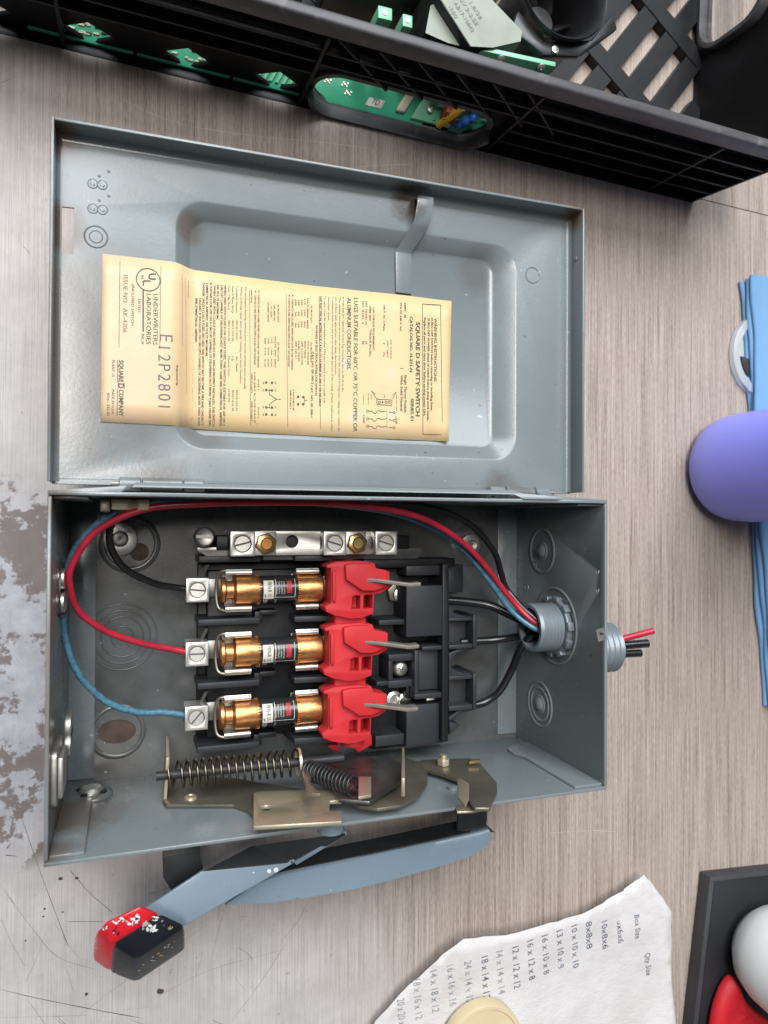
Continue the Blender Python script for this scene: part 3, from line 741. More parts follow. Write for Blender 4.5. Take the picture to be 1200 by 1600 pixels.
for cx, a in ((911, ('Complete Interior', 'HN-321-N-E1', 'Arc Shield', '40312-543-01')), (885, ("Switch Base Ass'y", '40312-574-50', 'Lug', '40251-016-30')), (860, ("Fuse Clip Ass'y", '40312-573-50', "Neutral Ass'y", 'H-60-SN'))):
    for (y0, cw), tx in zip(((235, 10.3), (455, 11.5), (690, 9.8), (905, 11.5)), a): put(c3, cx, y0, y0 + cw * len(tx), 12, tx)
for cx, y0, y1, tx in ((832, 228, 1143, 'WHEN USED WITH CLASS H OR CLASS K FUSES, THIS SWITCH IS SUITABLE FOR USE ON A'), (810, 228, 1145, 'CIRCUIT CAPABLE OF DELIVERING NOT MORE THAN 10,000 RMS SYMMETRICAL AMPERES,'), (787, 225, 450, '240 VOLTS MAXIMUM.'),
        (763, 225, 1143, '*WHEN USED WITH CLASS R FUSES WITH KIT NO. HRK-30 PROPERLY INSTALLED, THIS SWITCH'), (740, 215, 1140, 'IS SUITABLE FOR USE ON A CIRCUIT CAPABLE OF DELIVERING NOT MORE THAN 100,000 RMS'), (717, 215, 692, 'SYMMETRICAL AMPERES, 240 VOLTS MAXIMUM.'),
        (692, 215, 1140, 'DANGER: UNLESS CLASS R FUSES ARE USED THIS SWITCH MAY BECOME A FIRE AND CASUALTY'), (670, 315, 1140, 'HAZARD IF INSTALLED ON CIRCUITS CAPABLE OF DELIVERING MORE THAN 10,000'), (648, 315, 602, 'RMS SYMMETRICAL AMPERES.')):
    put(c3, cx, y0, y1, 13, tx, .02)
put(c3, 622, 205, 1138, 11, 'To modify switch for use with Class R fuses only, order kit No. HRK-30 and install per', .005)
put(c3, 600, 205, 310, 8, 'instructions', 0, 'ink_light')
line(c3, [(578, 180), (586, 930)], .12, 'ink_light'); line(c3, [(556, 160), (560, 620)], .12, 'ink_light')
put(c3, 525, 750, 880, 10, 'Inspected by', .012)
# left end
line(c3, [(155, 75), (148, 632)], .22); line(c3, [(420, 108), (412, 640)], .22)
ring2(c3, 338, 195, 67, .45); line(c3, [(388, 158), (356, 158), (346, 163), (342, 174), (346, 186), (356, 191), (388, 191)], .62); line(c3, [(352, 203), (306, 203), (306, 234)], .62); ring2(c3, 300, 178, 11, .14); put(c3, 300, 173, 184, 10, 'R')
line(c3, [(305, 262), (305, 530)], .6)
put(c3, 385, 287, 617, 25, 'UNDERWRITERS', -.002, 'ink'); put(c3, 341, 285, 612, 25, 'LABORATORIES', -.002); put(c3, 302, 545, 612, 14, 'INC.®')
put(c3, 280, 322, 405, 14, 'LISTED', 0); put(c3, 238, 226, 490, 15, 'ENCLOSED SWITCH', 0); put(c3, 190, 165, 535, 24, 'ISSUE NO.  AK-4206', -.004, 'ink_light')
put(c3, 163, 715, 858, 24, 'SQUARE', .02); put(c3, 163, 866, 896, 30, 'D', .02); put(c3, 163, 905, 1078, 24, 'COMPANY', .02); line(c3, [(141, 715), (140, 858)], .28); line(c3, [(139, 905), (136, 1075)], .28); line(c3, [(143, 862), (143, 900)], .25); line(c3, [(183, 862), (183, 900)], .25)
put(c3, 112, 715, 822, 14, 'PLANT 15'); put(c3, 110, 905, 1066, 14, 'MADE IN U.S.A.'); put(c3, 79, 925, 1074, 14, '40261-532-04')
for i, ch in enumerate('E12P2801'):
    cy = 552 + i * 63.5 + (14 if ch == '1' else 0); p = lz(*c3(447 - (4 if i else -8), cy)); cp = 5.3 if i else 5.7
    vs, fs, _ = text2d(ch, None, cp, -.006, 4); PR['stamp_ink'].add([(p[0] - cp / 2 + v, p[1] - u * .9, ZL(p[0] - cp / 2 + v)) for u, v in vs], fs)
for k, mb in PR.items(): mb.build('printing', k, label, smooth=0, recalc=False)

# --- hardware helpers
def slot_screw(c, r, h, ang, parent, m='zinc', name='screw'):
    b = MB().lathe([(r, 0), (r, h * .7), (r * .9, h), (.01, h)], c, n=26)
    s = b.build(name, m, parent, smooth=35)
    d = Vector((math.cos(ang), math.sin(ang), 0)) * r * .92; p = Vector(c) + Vector((0, 0, h - .02))
    MB().bar(p - d, p + d, r * .22, .12).build('slot', 'scratch_dark', parent, smooth=0)
    return s
def box_lug(cx, cy, z0, z1, w, d, ang, parent=None, m='aluminium'):
    b = MB().plate([(cx - w / 2, cy - d / 2), (cx + w / 2, cy - d / 2), (cx + w / 2, cy + d / 2), (cx - w / 2, cy + d / 2)], [circ(cx, cy, w * .36, 22)], XY(z0), (0, 0, z1 - z0))
    lug = b.build('lug', m, parent or SW, bevel=.25)
    MB().lathe([(w * .35, 0), (w * .35, z1 - z0 - 1.2), (w * .31, z1 - z0 - .7), (.01, z1 - z0 - .7)], (cx, cy, z0), n=24).build('lug_screw', m, lug)
    dd = Vector((math.cos(ang), math.sin(ang), 0)) * w * .31; p = Vector((cx, cy, z1 - .62))
    MB().bar(p - dd, p + dd, w * .07, .16).build('slot', 'scratch_dark', lug, smooth=0)
    MB().cyl((cx - w / 2 - .05, cy, (z0 + z1) / 2 - 1), (cx - w / 2 + .3, cy, (z0 + z1) / 2 - 1), w * .3, 18).build('wire_hole', 'bakelite', lug)
    return lug

# --- neutral bar
NZ0 = 33
p0, p1 = az(357, 828, 37), az(621, 868, 37); ny0, ny1 = p1[1], p0[1]; nyc = (ny0 + ny1) / 2
hx = az(457, 846, 34)
nb = MB().plate([(az(362, 828, 34)[0], ny0 + .5), (az(620, 828, 34)[0], ny0 + .5), (az(620, 828, 34)[0], ny1 - .5), (az(362, 828, 34)[0], ny1 - .5)], [circ(hx[0], hx[1], 3.1, 20)], XY(NZ0 - 5), (0, 0, 5.5)).build('neutral_bar', 'aluminium', SW, bevel=.3)
for px, an in ((379, .25), (523, -.3), (603, -.3)):
    c = az(px, 848, 40); box_lug(c[0], nyc, NZ0 - 4, 41, 11.6, 11.8, an, nb)
for px in (415, 557):
    c = az(px, 847, 38)
    MB().box(c[0] - 5.6, c[0] + 5.4, nyc - 5.7, nyc + 5.7, NZ0 + .5, 37).build('washer_plate', 'aluminium', nb, bevel=.25)
    MB().ngon([(x, y, 37) for x, y in circ(c[0], nyc, 5.3, 6, .3, .3 + 2 * math.pi)], (0, 0, 3.6)).build('hex_nut', 'brass', nb, bevel=.5)
    MB().lathe([(3.0, 0), (3.0, 3.9), (2.6, 4.3), (.01, 4.3)], (c[0], nyc, 37), n=20).build('stud', 'copper_dark' if px == 415 else 'brass', nb)
# shelf the bar stands on, and its support
a, c, d, e = az(318, 866, 26), az(330, 876, 26), az(652, 873, 26), az(660, 866, 26)
MB().prism([(a[0] - 3, a[1] + 1.5, 26), a, c, d, e, (e[0], e[1] + 3.5, 26), (a[0] - 3, a[1] + 3.5, 26)], (0, 0, -1.6)).build('neutral_shelf', 'steel_dull', SW, bevel=.3)
MB().box(a[0] + 6, e[0] - 8, nyc - 3.5, nyc + 3.5, 1.5, NZ0 - 5.2).build('neutral_support', 'bakelite', SW, bevel=.5)
c = az(319, 839, 30)
sc_ = MB().cyl((c[0], c[1], 1.5), (c[0], c[1], 30), 3.2, 18).build('standoff_screw', 'steel_dull', SW)
MB().lathe([(4.7, 0), (4.9, 1.8), (4.2, 2.4), (3.6, 2.1), (.01, 2.1)], (c[0], c[1], 30), n=24).build('screw_head', 'steel_dull', sc_)
MB().bar((c[0] - 4, c[1] + .4, 32.2), (c[0] + 4, c[1] - .2, 32.2), 1.3, .2).build('slot', 'print_cream', sc_)

# --- fuse block (black base, barriers, lugs, clips)
PY = [-44.8, -75.2, -105.6]
fb = MB().box(62, 128, -123, -33, 1.5, 8).box(66, 126, -119, -36, 8, 17).build('fuse_base', 'bakelite', SW, bevel=.6)
for i in range(4):
    yb = PY[0] + 15.2 - 30.4 * i
    b = MB()
    b.box(60.5, 90, yb - 1.5, yb + 1.5, 8, 30)
    b.build('barrier', 'bakelite_worn', fb, bevel=.35)
    b = MB().box(90.5, 99, yb + 2.2, yb + 4.6, 8, 27)
    b.box(88, 92, yb - 1.2, yb + 4, 8, 26.5)
    b.build('barrier_web', 'bakelite', fb, bevel=.3)
    if i < 3: MB().prism([(107, yb - 1.4, 8), (126, yb - 1.4, 8), (126, yb - 1.4, 33), (107, yb - 1.4, 31)], (0, 2.8, 0)).build('barrier', 'bakelite_worn', fb, bevel=.35)
    else: MB().prism([(105, yb - 1, 12), (137, yb - 2, 12), (139, yb - 2, 31), (136, yb - 2, 33), (107, yb - 1, 33)], (0, 3.2, 0)).build('barrier', 'bakelite_worn', fb, bevel=.35)
for i, an in enumerate((-.1, 0, .85)):
    lg = box_lug(60.0, PY[i] + .6, 19, 31.5, 10.6, 11.4, an)
    MB().box(64, 72, PY[i] - 4, PY[i] + 5, 18, 20.5).build('lug_strap', 'steel_dull', SW, bevel=.3)
    MB().box(57, 63, PY[i] - 4, PY[i] + 4, 8, 19).build('lug_post', 'bakelite', fb, bevel=.4)
    MB().prism([(62, PY[i] + 6.2, 22), (63.5, PY[i] + 6.2, 22), (65.5, PY[i] + 12.5, 28), (64, PY[i] + 12.5, 28)], (0, 0, 2)).build('lug_tab', 'steel_dull', SW)
FZ = 29.0
def clip_mesh(x0, x1, ridge):
    b = MB(); pr = []
    for sg in (1,):
        arc = [(7.6 * math.cos(t), 7.6 * math.sin(t)) for t in [math.radians(-90 + 100 * i / 10) for i in range(11)]]
        tip = [(8.0, 2.6), (8.8, 3.4), (9.6, 3.0), (9.5, 2.0)]
        half = arc + tip
    outer = [(y, z) for y, z in half]
    def shell(sgn):
        rr = []
        for x in (x0, x1):
            ring = []
            for y, z in outer: ring.append((x, sgn * y, z))
            for y, z in reversed(outer):
                l = math.hypot(y, z); ring.append((x, sgn * (y * (1 + .7 / l)), z - (.7 if z < -3 else 0)))
            rr.append(ring)
        b.loft(rr, cap0=True, cap1=True)
    shell(1); shell(-1)
    b.box(x0, x1, -6.8, 6.8, -9.6, -8.2)
    # rounded spring lips beside the fuse
    for sg in (-1, 1):
        b.tube([(x0, sg * 8.7, 2.6), (x1, sg * 8.7, 2.6)], 1.3, 12)
        if ridge: b.tube([(x1 - 4.2, sg * 8.7, 2.6), (x1 - 3.0, sg * 8.7, 2.6)], 1.5, 12)
    return b
def place(mb, c): return [(x + c[0], y + c[1], z + c[2]) for x, y, z in mb.v]
c1 = None
for i, y in enumerate(PY):
    for nm, x0, x1, rg in (('fuse_clip', 73, 85.5, False), ('fuse_clip', 107.5, 119.0, True)):
        if i == 0:
            mb = clip_mesh(x0, x1, rg); mb.v = place(mb, (0, y, FZ)); ob = mb.build(nm, 'zinc', SW, smooth=40)
            if rg: c2 = ob
            else: c1 = ob
        else: copy_part(c2 if rg else c1, (0, y - PY[0], 0))
    # end stop hoop by the left cap
    yy = y
    b = MB().tube(spline([(78, yy + 9.4, FZ + 2.5), (72.5, yy + 9.6, FZ + 2.3), (69.6, yy + 7.6, FZ + 1), (68.8, yy, FZ), (69.6, yy - 7.6, FZ + 1), (72.5, yy - 9.6, FZ + 2.3), (78, yy - 9.4, FZ + 2.5)], 5), .75, 8)
    b.build('clip_hoop', 'chromate_dark', SW)
    MB().box(119.5, 127, y - 4.5, y + 4.5, 20, 30.5).build('jaw_block', 'steel_dull', SW, bevel=.4)
    MB().tube([(121.5, y + 2, 31), (122, y + 5.8, 31), (126, y + 6, 31)], .5, 8).build('jaw_wire', 'zinc', SW)

# --- red rotor bar
def p1c(cx, cy): return 480 + cx / 4.286, 860 + cy / 4.286
def pole(pts, z): return [az(*p1c(*p), z) for p in pts]
outline = [(140, 535), (140, 770), (100, 796), (108, 826), (165, 850), (265, 868), (340, 862), (420, 830), (425, 700), (470, 690), (525, 660), (528, 548), (440, 530), (425, 492), (345, 482), (180, 492), (112, 516), (110, 532)]
ref = pole(outline, 44); yr = PY[1] - 1.2
wins = [[(280, 722), (300, 712), (336, 710), (335, 802), (274, 806)], [(356, 712), (372, 705), (418, 702), (416, 796), (352, 802)]]
jut = [(245, 520), (300, 508), (420, 505), (432, 532), (528, 548), (525, 655), (440, 690), (360, 690), (250, 620)]
lowo = pole([(160, 545), (150, 770), (150, 835), (265, 850), (400, 815), (412, 700), (500, 650), (500, 560), (420, 530), (345, 500), (180, 505)], 44)
rb = None
shaft = MB().cyl((133, -36, 30), (133, -121, 30), 9, 24).cyl((137, -33.5, 33), (137, -124, 33), 6, 20).build('rotor', 'red_plastic', SW, smooth=40, label='red plastic crossbar carrying the switch blades')
parts = []
def flat2(pts): return [(p[0], p[1]) for p in pts]
b = MB().plate(flat2(ref), [flat2(pole(w, 44)) for w in wins], XY(35.5), (0, 0, 11)); parts.append(b.build('rotor_pole', 'red_plastic', shaft, bevel=.8, seg=2))
b = MB().prism([(x, y, 26) for x, y, _ in lowo], (0, 0, 9.8)); parts.append(b.build('rotor_pole', 'red_plastic', shaft, bevel=.7))
jp = pole(jut, 49.5); b = MB().prism([(x, y, 40) for x, y, _ in jp], (0, 0, 9.4)); parts.append(b.build('blade_carrier', 'red_plastic', shaft, bevel=1.6, seg=3))
# ridge along the carrier's left flank
a = pole([(175, 545), (150, 560), (150, 760), (178, 770)], 46); b = MB().prism([(x, y, 40) for x, y, _ in a], (0, 0, 8.0)); parts.append(b.build('rotor_ridge', 'red_plastic', shaft, bevel=.8))
s0, s1, s2, s3 = pole([(428, 606), (460, 600), (462, 634), (430, 632)], 49.6)
b = MB().add([(p[0], p[1], 49.5) for p in (s0, s1, s2, s3)], [(0, 1, 2, 3)]); parts.append(b.build('blade_slot', 'bakelite', shaft, smooth=0))
bl0, bl1 = pole([(430, 622), (700, 668)], 54), None
tipa, tipb = az(*p1c(680, 648), 56), az(*p1c(752, 645), 58)
r0 = az(*p1c(432, 618), 51)
bl = MB()
q0 = (r0[0], r0[1], 52.6); q1 = (tipa[0], tipa[1], 56); q2 = (tipb[0], tipb[1] + .2, 57.5)
w = 1.3
bl.loft([[(q[0], q[1] - w + .2, q[2]), (q[0], q[1] + w - .6, q[2] + .4), (q[0] + 1, q[1] + w - .6, q[2] - 7), (q[0] + 1, q[1] - w + .2, q[2] - 7)] for q in ((q0[0] - 3, q0[1], q0[2] - 3.5), (q0[0] + 1, q0[1], q0[2] - 2), q1, q2)], cap0=True, cap1=True)
parts.append(bl.build('switch_blade', 'blade_steel', shaft, bevel=.3))
for dy in (30.4, -30.4):
    for p in parts: copy_part(p, (0.7 if dy > 0 else -.4, dy, 0))
for yb in (PY[0] - 15.6, PY[1] - 15.8): MB().box(124.5, 141, yb - 5, yb + 5, 22, 43).build('rotor_neck', 'red_plastic', shaft, bevel=1.2, seg=3)
# lower foot of the rotor
fo = pole([(135, 1215), (270, 1225), (300, 1260), (285, 1300), (340, 1350), (430, 1300), (430, 1230), (360, 1215)], 30)
MB().prism([(x, y, 22) for x, y, _ in fo], (0, 0, 9)).build('rotor_foot', 'red_plastic', shaft, bevel=.7)
fo = pole([(135, 1310), (185, 1350), (215, 1340), (215, 1300)], 26)
MB().prism([(x, y, 20) for x, y, _ in fo], (0, 0, 6)).build('rotor_foot', 'red_plastic', shaft, bevel=.5)
fo = pole([(170, 85), (260, 80), (290, 60), (350, 70), (370, 130), (170, 130)], 36)
MB().prism([(x, y, 26) for x, y, _ in fo], (0, 0, 10)).build('rotor_head', 'red_plastic', shaft, bevel=.7)

# --- arc shield / line-side base (black)
def bxp(b, x0, y0, x1, y1, z0, z1):     # box from its top-face picture corners
    a, c = az(*p1c(x0, y0), z1), az(*p1c(x1, y1), z1); b.box(a[0], c[0], a[1], c[1], z0, z1); return b
ab = bxp(MB(), 430, 100, 945, 1280, 1.5, 11); bxp(ab, 380, 60, 990, 110, 6, 24)
asb = ab.build('arc_shield', 'bakelite', SW, bevel=.5)
def asp(name, rects, mat='bakelite_worn', bev=.45):
    b = MB()
    for r in rects: bxp(b, *r)
    return b.build(name, mat, asb, bevel=bev)
asp('cover_plate', [(665, 240, 905, 570, 11, 31)])
asp('cover_plate', [(748, 665, 905, 925, 11, 25)]); asp('cover_plate', [(665, 1040, 908, 1290, 11, 27)])
asp('cover_plate', [(665, 105, 905, 165, 11, 27)])
asp('side_wall', [(908, 92, 945, 1275, 11, 31.5)], 'bakelite')
asp('partition', [(770, 645, 906, 664, 11, 30.5)]); asp('partition', [(720, 965, 906, 985, 11, 30.5)]); asp('partition', [(720, 672, 747, 963, 11, 30)])
asp('screw_pocket', [(545, 700, 745, 735, 10, 27), (545, 875, 720, 912, 10, 27), (545, 737, 575, 873, 10, 27)], 'bakelite_worn')
asp('contact_block', [(664, 910, 715, 985, 10, 22)], 'bakelite'); asp('terminal_piece', [(800, 990, 895, 1030, 11, 20)], 'aluminium')
asp('barrier', [(480, 468, 650, 496, 10, 30)]); asp('barrier', [(465, 880, 545, 905, 10, 27)]); asp('barrier', [(458, 1245, 648, 1298, 10, 30)])
asp('wire_guide', [(950, 455, 1115, 470, 2, 26), (1112, 432, 1138, 650, 2, 27), (950, 635, 1111, 655, 2, 26), (950, 471, 1110, 634, 2, 17)])
asp('wire_guide', [(950, 845, 1112, 860, 2, 26), (1113, 822, 1136, 1062, 2, 27), (950, 1045, 1111, 1064, 2, 26), (950, 861, 1110, 1044, 2, 17)])
for pts in ([(950, 380), (985, 420), (1060, 445), (1138, 432), (1138, 455), (950, 455)], [(950, 690), (1010, 660), (1080, 650), (1138, 640), (1138, 655), (1000, 690), (965, 760), (950, 760)],
            [(950, 740), (970, 790), (1040, 825), (1136, 822), (1136, 846), (950, 846)], [(950, 1120), (1010, 1075), (1136, 1050), (1136, 1064), (1030, 1090), (965, 1140), (950, 1150)],
            [(955, 1150), (1028, 1170), (955, 1235)]):
    q = pole(pts, 24); MB().prism([(x, y, 2) for x, y, _ in q], (0, 0, 22)).build('rib', 'bakelite_worn', asb, bevel=.4)
asp('flange_leaf', [(945, 95, 1045, 280, 8, 14)], 'bakelite_worn')
c = az(*p1c(633, 798), 26)
MB().lathe([(3.6, 12), (3.6, 22), (4.2, 22.2), (4.0, 24), (2.8, 25.4), (.01, 26)], (c[0], c[1], 0), n=26).build('cross_screw', 'zinc', asb, smooth=40, label='bright cross-head screw')
b = MB(); b.bar((c[0] - 1.6, c[1] + .9, 25.9), (c[0] + 1.6, c[1] - .9, 25.9), .75, .5); b.bar((c[0] - .9, c[1] - 1.6, 25.85), (c[0] + .9, c[1] + 1.6, 25.85), .75, .5)
b.build('screw_recess', 'steel_dull', asb)
for q in ((640, 300), (655, 1015), (590, 1000)):
    c = az(*p1c(*q), 18); MB().lathe([(4.5, 0), (4.3, 1.4), (2.6, 2), (2.2, .4), (.01, .4)], (c[0], c[1], 15), n=22).build('terminal_screw', 'zinc', asb)
c = az(*p1c(610, 285), 16); MB().lathe([(6, 8), (6, 14), (5.5, 14.6), (.01, 14.8)], (c[0], c[1], 0), n=6).build('terminal_nut', 'chromate_dark', asb, bevel=.4)

# --- mounting hardware on back panel
c = k1; b = MB().lathe([(6.4, 0), (8.4, 0), (8.2, 1.3), (7.4, 1.7), (4.0, 1.7), (3.6, .8)], (c[0] - 4.6, c[1] + 2.6, TH + 1.3), n=30)
b.build('lock_washer', 'zinc', SW, smooth=40); MB().lathe([(3.7, 0), (3.6, 1.4), (2.5, 1.8), (.01, 1.2)], (c[0] - 4.6, c[1] + 2.6, TH + 1.2), n=20).build('screw_head', 'steel_dull', SW)
c = k3; b = MB().lathe([(7.0, 0), (6.9, 1.2), (6.2, 1.5), (3.2, 1.5)], (c[0], c[1], TH + .8), n=30); b.build('lock_washer', 'steel_dull', SW, smooth=40)
MB().lathe([(3.1, 0), (3.1, 2), (2.4, 2.6), (.01, 2.2)], (c[0], c[1], TH + 1), n=20).build('screw_head', 'zinc', SW)
# bolt in the lower left corner of the side wall
c = ay(143, 1238, -138.5)
MB().lathe([(9.5, 0), (9.2, .9), (6.6, 1.5), (6.3, .6)], (c[0], BY + TH, c[2]), (0, 1, 0), 28).build('mounting_dimple', 'grey_enamel', bot_wall, smooth=60)
b = MB().lathe([(5.4, 0), (5.3, 2.5), (4.2, 3.6), (1.5, 3.8), (.01, 3.8)], (c[0], BY + TH, c[2]), (0, 1, 0), 24)
b.build('side_bolt', 'zinc', SW, smooth=40)
for k in range(4):
    a = k * math.pi / 2 + .5; MB().bar((c[0] + 5.4 * math.cos(a), BY + TH + 1.8, c[2] + 5.4 * math.sin(a)), (c[0] + 7.2 * math.cos(a), BY + TH + 1.5, c[2] + 7.2 * math.sin(a)), 2.4, 1.4, (0, 1, 0)).build('washer_tooth', 'bakelite', SW)
# seal fitting with two retaining tabs on the left end wall
hub = MB().lathe([(13, 0), (13, 1.5), (11, 2.8), (.01, 3.2)], (0, -40.3, 46), (-1, 0, 0), 36).build('hole_seal', 'zinc', SW, smooth=40)
for yc in (-35.6, -45.4):
    b = MB().plate(rrect(yc - 4.1, yc + 4.1, 42, 62, 3.4, 5), [], YZ(TH), (2.4, 0, 0)); b.build('seal_tab', 'zinc', hub, bevel=.9, seg=3)
b = MB().tube([(TH + 1, -40.3 + 11.5 * math.cos(t), 50 + 15 * math.sin(t)) for t in [2 * math.pi * i / 32 for i in range(33)]], .45, 8); b.build('retaining_ring', 'steel_dull', hub)
# padlock / interlock hasp at the left end
hs = MB().plate(rrect(-122, -100, 56, 82, 3, 4), [], YZ(TH), (2.2, 0, 0)).build('hasp', 'zinc_dull', SW, bevel=.5)
MB().box(TH + 2.3, TH + 4.4, -119, -103, 62, 80).build('hasp_leaf', 'zinc_dull', hs, bevel=.8)
for yc in (-98, -106): MB().plate(rrect(yc - 5, yc + 5, 40, 58, 4.5, 6), [], YZ(TH + 3), (2.2, 0, 0)).build('hasp_tab', 'zinc_dull', hs, bevel=.6)
MB().lathe([(3.4, -.2), (3.4, 1), (2.0, 2.2), (.01, 2.4)], (0, -96, 66), (-1, 0, 0), 18).build('rivet', 'zinc', hs)
MB().lathe([(3.4, -.2), (3.4, 1), (2.0, 2.2), (.01, 2.4)], (0, -112, 66), (-1, 0, 0), 18).build('rivet', 'zinc', hs)
# cream retaining block by the hinge
b = MB().plate([(22, 36), (37, 36), (37, 66), (32.5, 66), (31, 62), (28.5, 66), (22, 66)], [], XZ(-6.6), (0, 4.5, 0)); b.build('door_spring_block', 'cream_plastic', SW, bevel=.5)
MB().box(17.5, 21.6, -7.5, -2.2, 30, 65).build('block_clip', 'chromate_dark', SW, bevel=.5)

# --- spring mechanism on the lower side wall
def wl(pts, Y): return [ay(*p, Y) for p in pts]
brk = [(255, 1207), (254, 1250), (260, 1257), (365, 1257), (385, 1264), (397, 1275), (470, 1275), (470, 1232), (405, 1222), (365, 1215), (340, 1214)]
mp = MB().prism(wl(brk, -137.5), (0, -1.6, 0)).build('mechanism_plate', 'chromate_dark', SW, bevel=.35)
a = wl([(255, 1209), (255, 1250)], -137.5)
MB().prism([(a[0][0], -137.5, a[0][2]), (a[1][0], -137.5, a[1][2]), (a[1][0] + 1, -118, a[1][2] + 2), (a[0][0] + 1, -118, a[0][2] + 2)], (1.6, 0, 0)).build('spring_anchor', 'chromate', SW, bevel=.35)
for q in ((298, 1246),):
    c = ay(*q, -137); MB().lathe([(3, 0), (2.8, 1.1), (2.0, 1.3), (1.7, .8), (.01, .8)], (c[0], -137.5, c[2]), (0, 1, 0), 18).build('rivet', 'chromate', mp)
sA, sB = Vector(ay(262, 1211, -125)), Vector(ay(466, 1191, -125))
d = (sB - sA); u = d.normalized(); e1 = u.orthogonal().normalized(); e2 = u.cross(e1)
turns = 16; pts = []
for i in range(turns * 16 + 1):
    f = i / (turns * 16)
    g = f; a = 2 * math.pi * turns * f
    # closed-up end coils
    g = .04 * min(1, f * 16) + .92 * f + .04 * max(0, (f - .94) / .06) if True else f
    pts.append(tuple(sA + d * g + (e1 * math.cos(a) + e2 * math.sin(a)) * 5.7))
MB().tube(pts, .58, 8).build('drive_spring', 'spring_steel', SW, smooth=60, label='long dark bronze compression spring')
MB().tube([tuple(sA - u * 5), tuple(sB + u * 22)], 2.0, 12).build('spring_rod', 'bakelite_worn', SW)
MB().lathe([(6.6, 0), (6.6, 1.2), (2.3, 1.2)], tuple(sB - u * .4), tuple(u), 24).build('spring_washer', 'chromate', SW)
sA, sB = Vector(ay(482, 1203, -127)), Vector(ay(556, 1229, -127)); d = sB - sA; u = d.normalized(); e1 = u.orthogonal().normalized(); e2 = u.cross(e1); pts = []
turns = 13
for i in range(turns * 14 + 1):
    f = i / (turns * 14); a = 2 * math.pi * turns * f; r = 4.1
    pts.append(tuple(sA + d * f + (e1 * math.cos(a) + e2 * math.sin(a)) * r))
MB().tube(pts, .62, 8).build('return_spring', 'fan_black', SW, smooth=60, label='short black coil spring')
MB().tube(spline([tuple(sA), tuple(sA - u * 3 + Vector((0, 0, -3))), tuple(sA - u * 5 + Vector((-1, 0, 4))), tuple(sA - u * 1 + Vector((-2, 0, 9)))], 6), .6, 8).build('spring_hook', 'fan_black', SW)
MB().tube([tuple(sB), tuple(sB + u * 7)], .6, 8).build('spring_hook', 'fan_black', SW)
# tan front plate
tp = [(396, 1240), (401, 1236), (526, 1232), (534, 1236), (534, 1250), (515, 1251), (515, 1267), (534, 1267), (534, 1283), (396, 1291)]
q = wl(tp, -133.5); hc = ay(416, 1262, -133.5)
MB().plate([(p[0], p[2]) for p in q], [circ(hc[0], hc[2], 2.7, 18)], XZ(-133.5), (0, -1.8, 0)).build('trip_plate', 'chromate', SW, bevel=.35, label='tan plated latch plate with round hole')
c1_, c2_ = q[-2], q[-1]
# plates and levers to the right
def lever(pts, Y, th, m, name='lever_plate', bev=.35):
    q = wl(pts, Y); return MB().prism(q, (0, -th, 0)).build(name, m, SW, bevel=bev)
lever([(556, 1196), (620, 1180), (655, 1190), (668, 1205), (668, 1222), (655, 1242), (625, 1258), (590, 1263), (560, 1258), (535, 1245), (530, 1215)], -134.6, 1.6, 'chromate_dark', 'cam_plate')
lever([(500, 1190), (560, 1182), (605, 1180), (632, 1195), (632, 1216), (577, 1252), (530, 1248), (520, 1230)], -131.0, 1.8, 'steel_dull')
lever([(628, 1168), (632, 1168), (633, 1216), (627, 1216)], -122, 8, 'chromate', 'lever_tab')
lever([(560, 1213), (580, 1213), (580, 1241), (560, 1245)], -124, 1.5, 'chromate', 'spring_tab')
lever([(470, 1197), (484, 1196), (486, 1225), (500, 1240), (478, 1238)], -126, 1.5, 'chromate_dark', 'spring_tab')
lever([(640, 1195), (660, 1187), (735, 1184), (750, 1192), (776, 1222), (777, 1236), (765, 1262), (742, 1262), (730, 1245), (722, 1220), (690, 1208)], -135.5, 1.8, 'chromate_dark', 'interlock_plate')
lever([(714, 1217), (720, 1216), (733, 1224), (733, 1246), (727, 1258), (716, 1246)], -130, 1.4, 'chromate', 'interlock_tab')
lever([(712, 1258), (740, 1254), (768, 1252), (766, 1262), (738, 1267), (714, 1268)], -139.2, 1.2, 'chromate', 'interlock_hook')
c = ay(693, 1185, -132); MB().ngon([(c[0] + 3.4 * math.cos(a), -135.4, c[2] + 3.4 * math.sin(a)) for a in [i * math.pi / 3 for i in range(6)]], (0, 3.4, 0)).build('hex_nut', 'chromate', SW, bevel=.4)
MB().cyl((c[0], -132.2, c[2]), (c[0], -130, c[2]), 1.8, 14).build('stud', 'chromate', SW)
c = ay(741, 1189, -133); MB().bar((c[0] - 3, -133.4, c[2]), (c[0] + 3, -133, c[2] + .5), 1.6, 1.2).build('pin_end', 'brass', SW)
c = ay(708, 1225, -137); MB().lathe([(2.6, 0), (2.4, 1.2), (.01, 1.6)], (c[0], -139.4, c[2]), (0, 1, 0), 16).build('rivet', 'grey_enamel', SW)

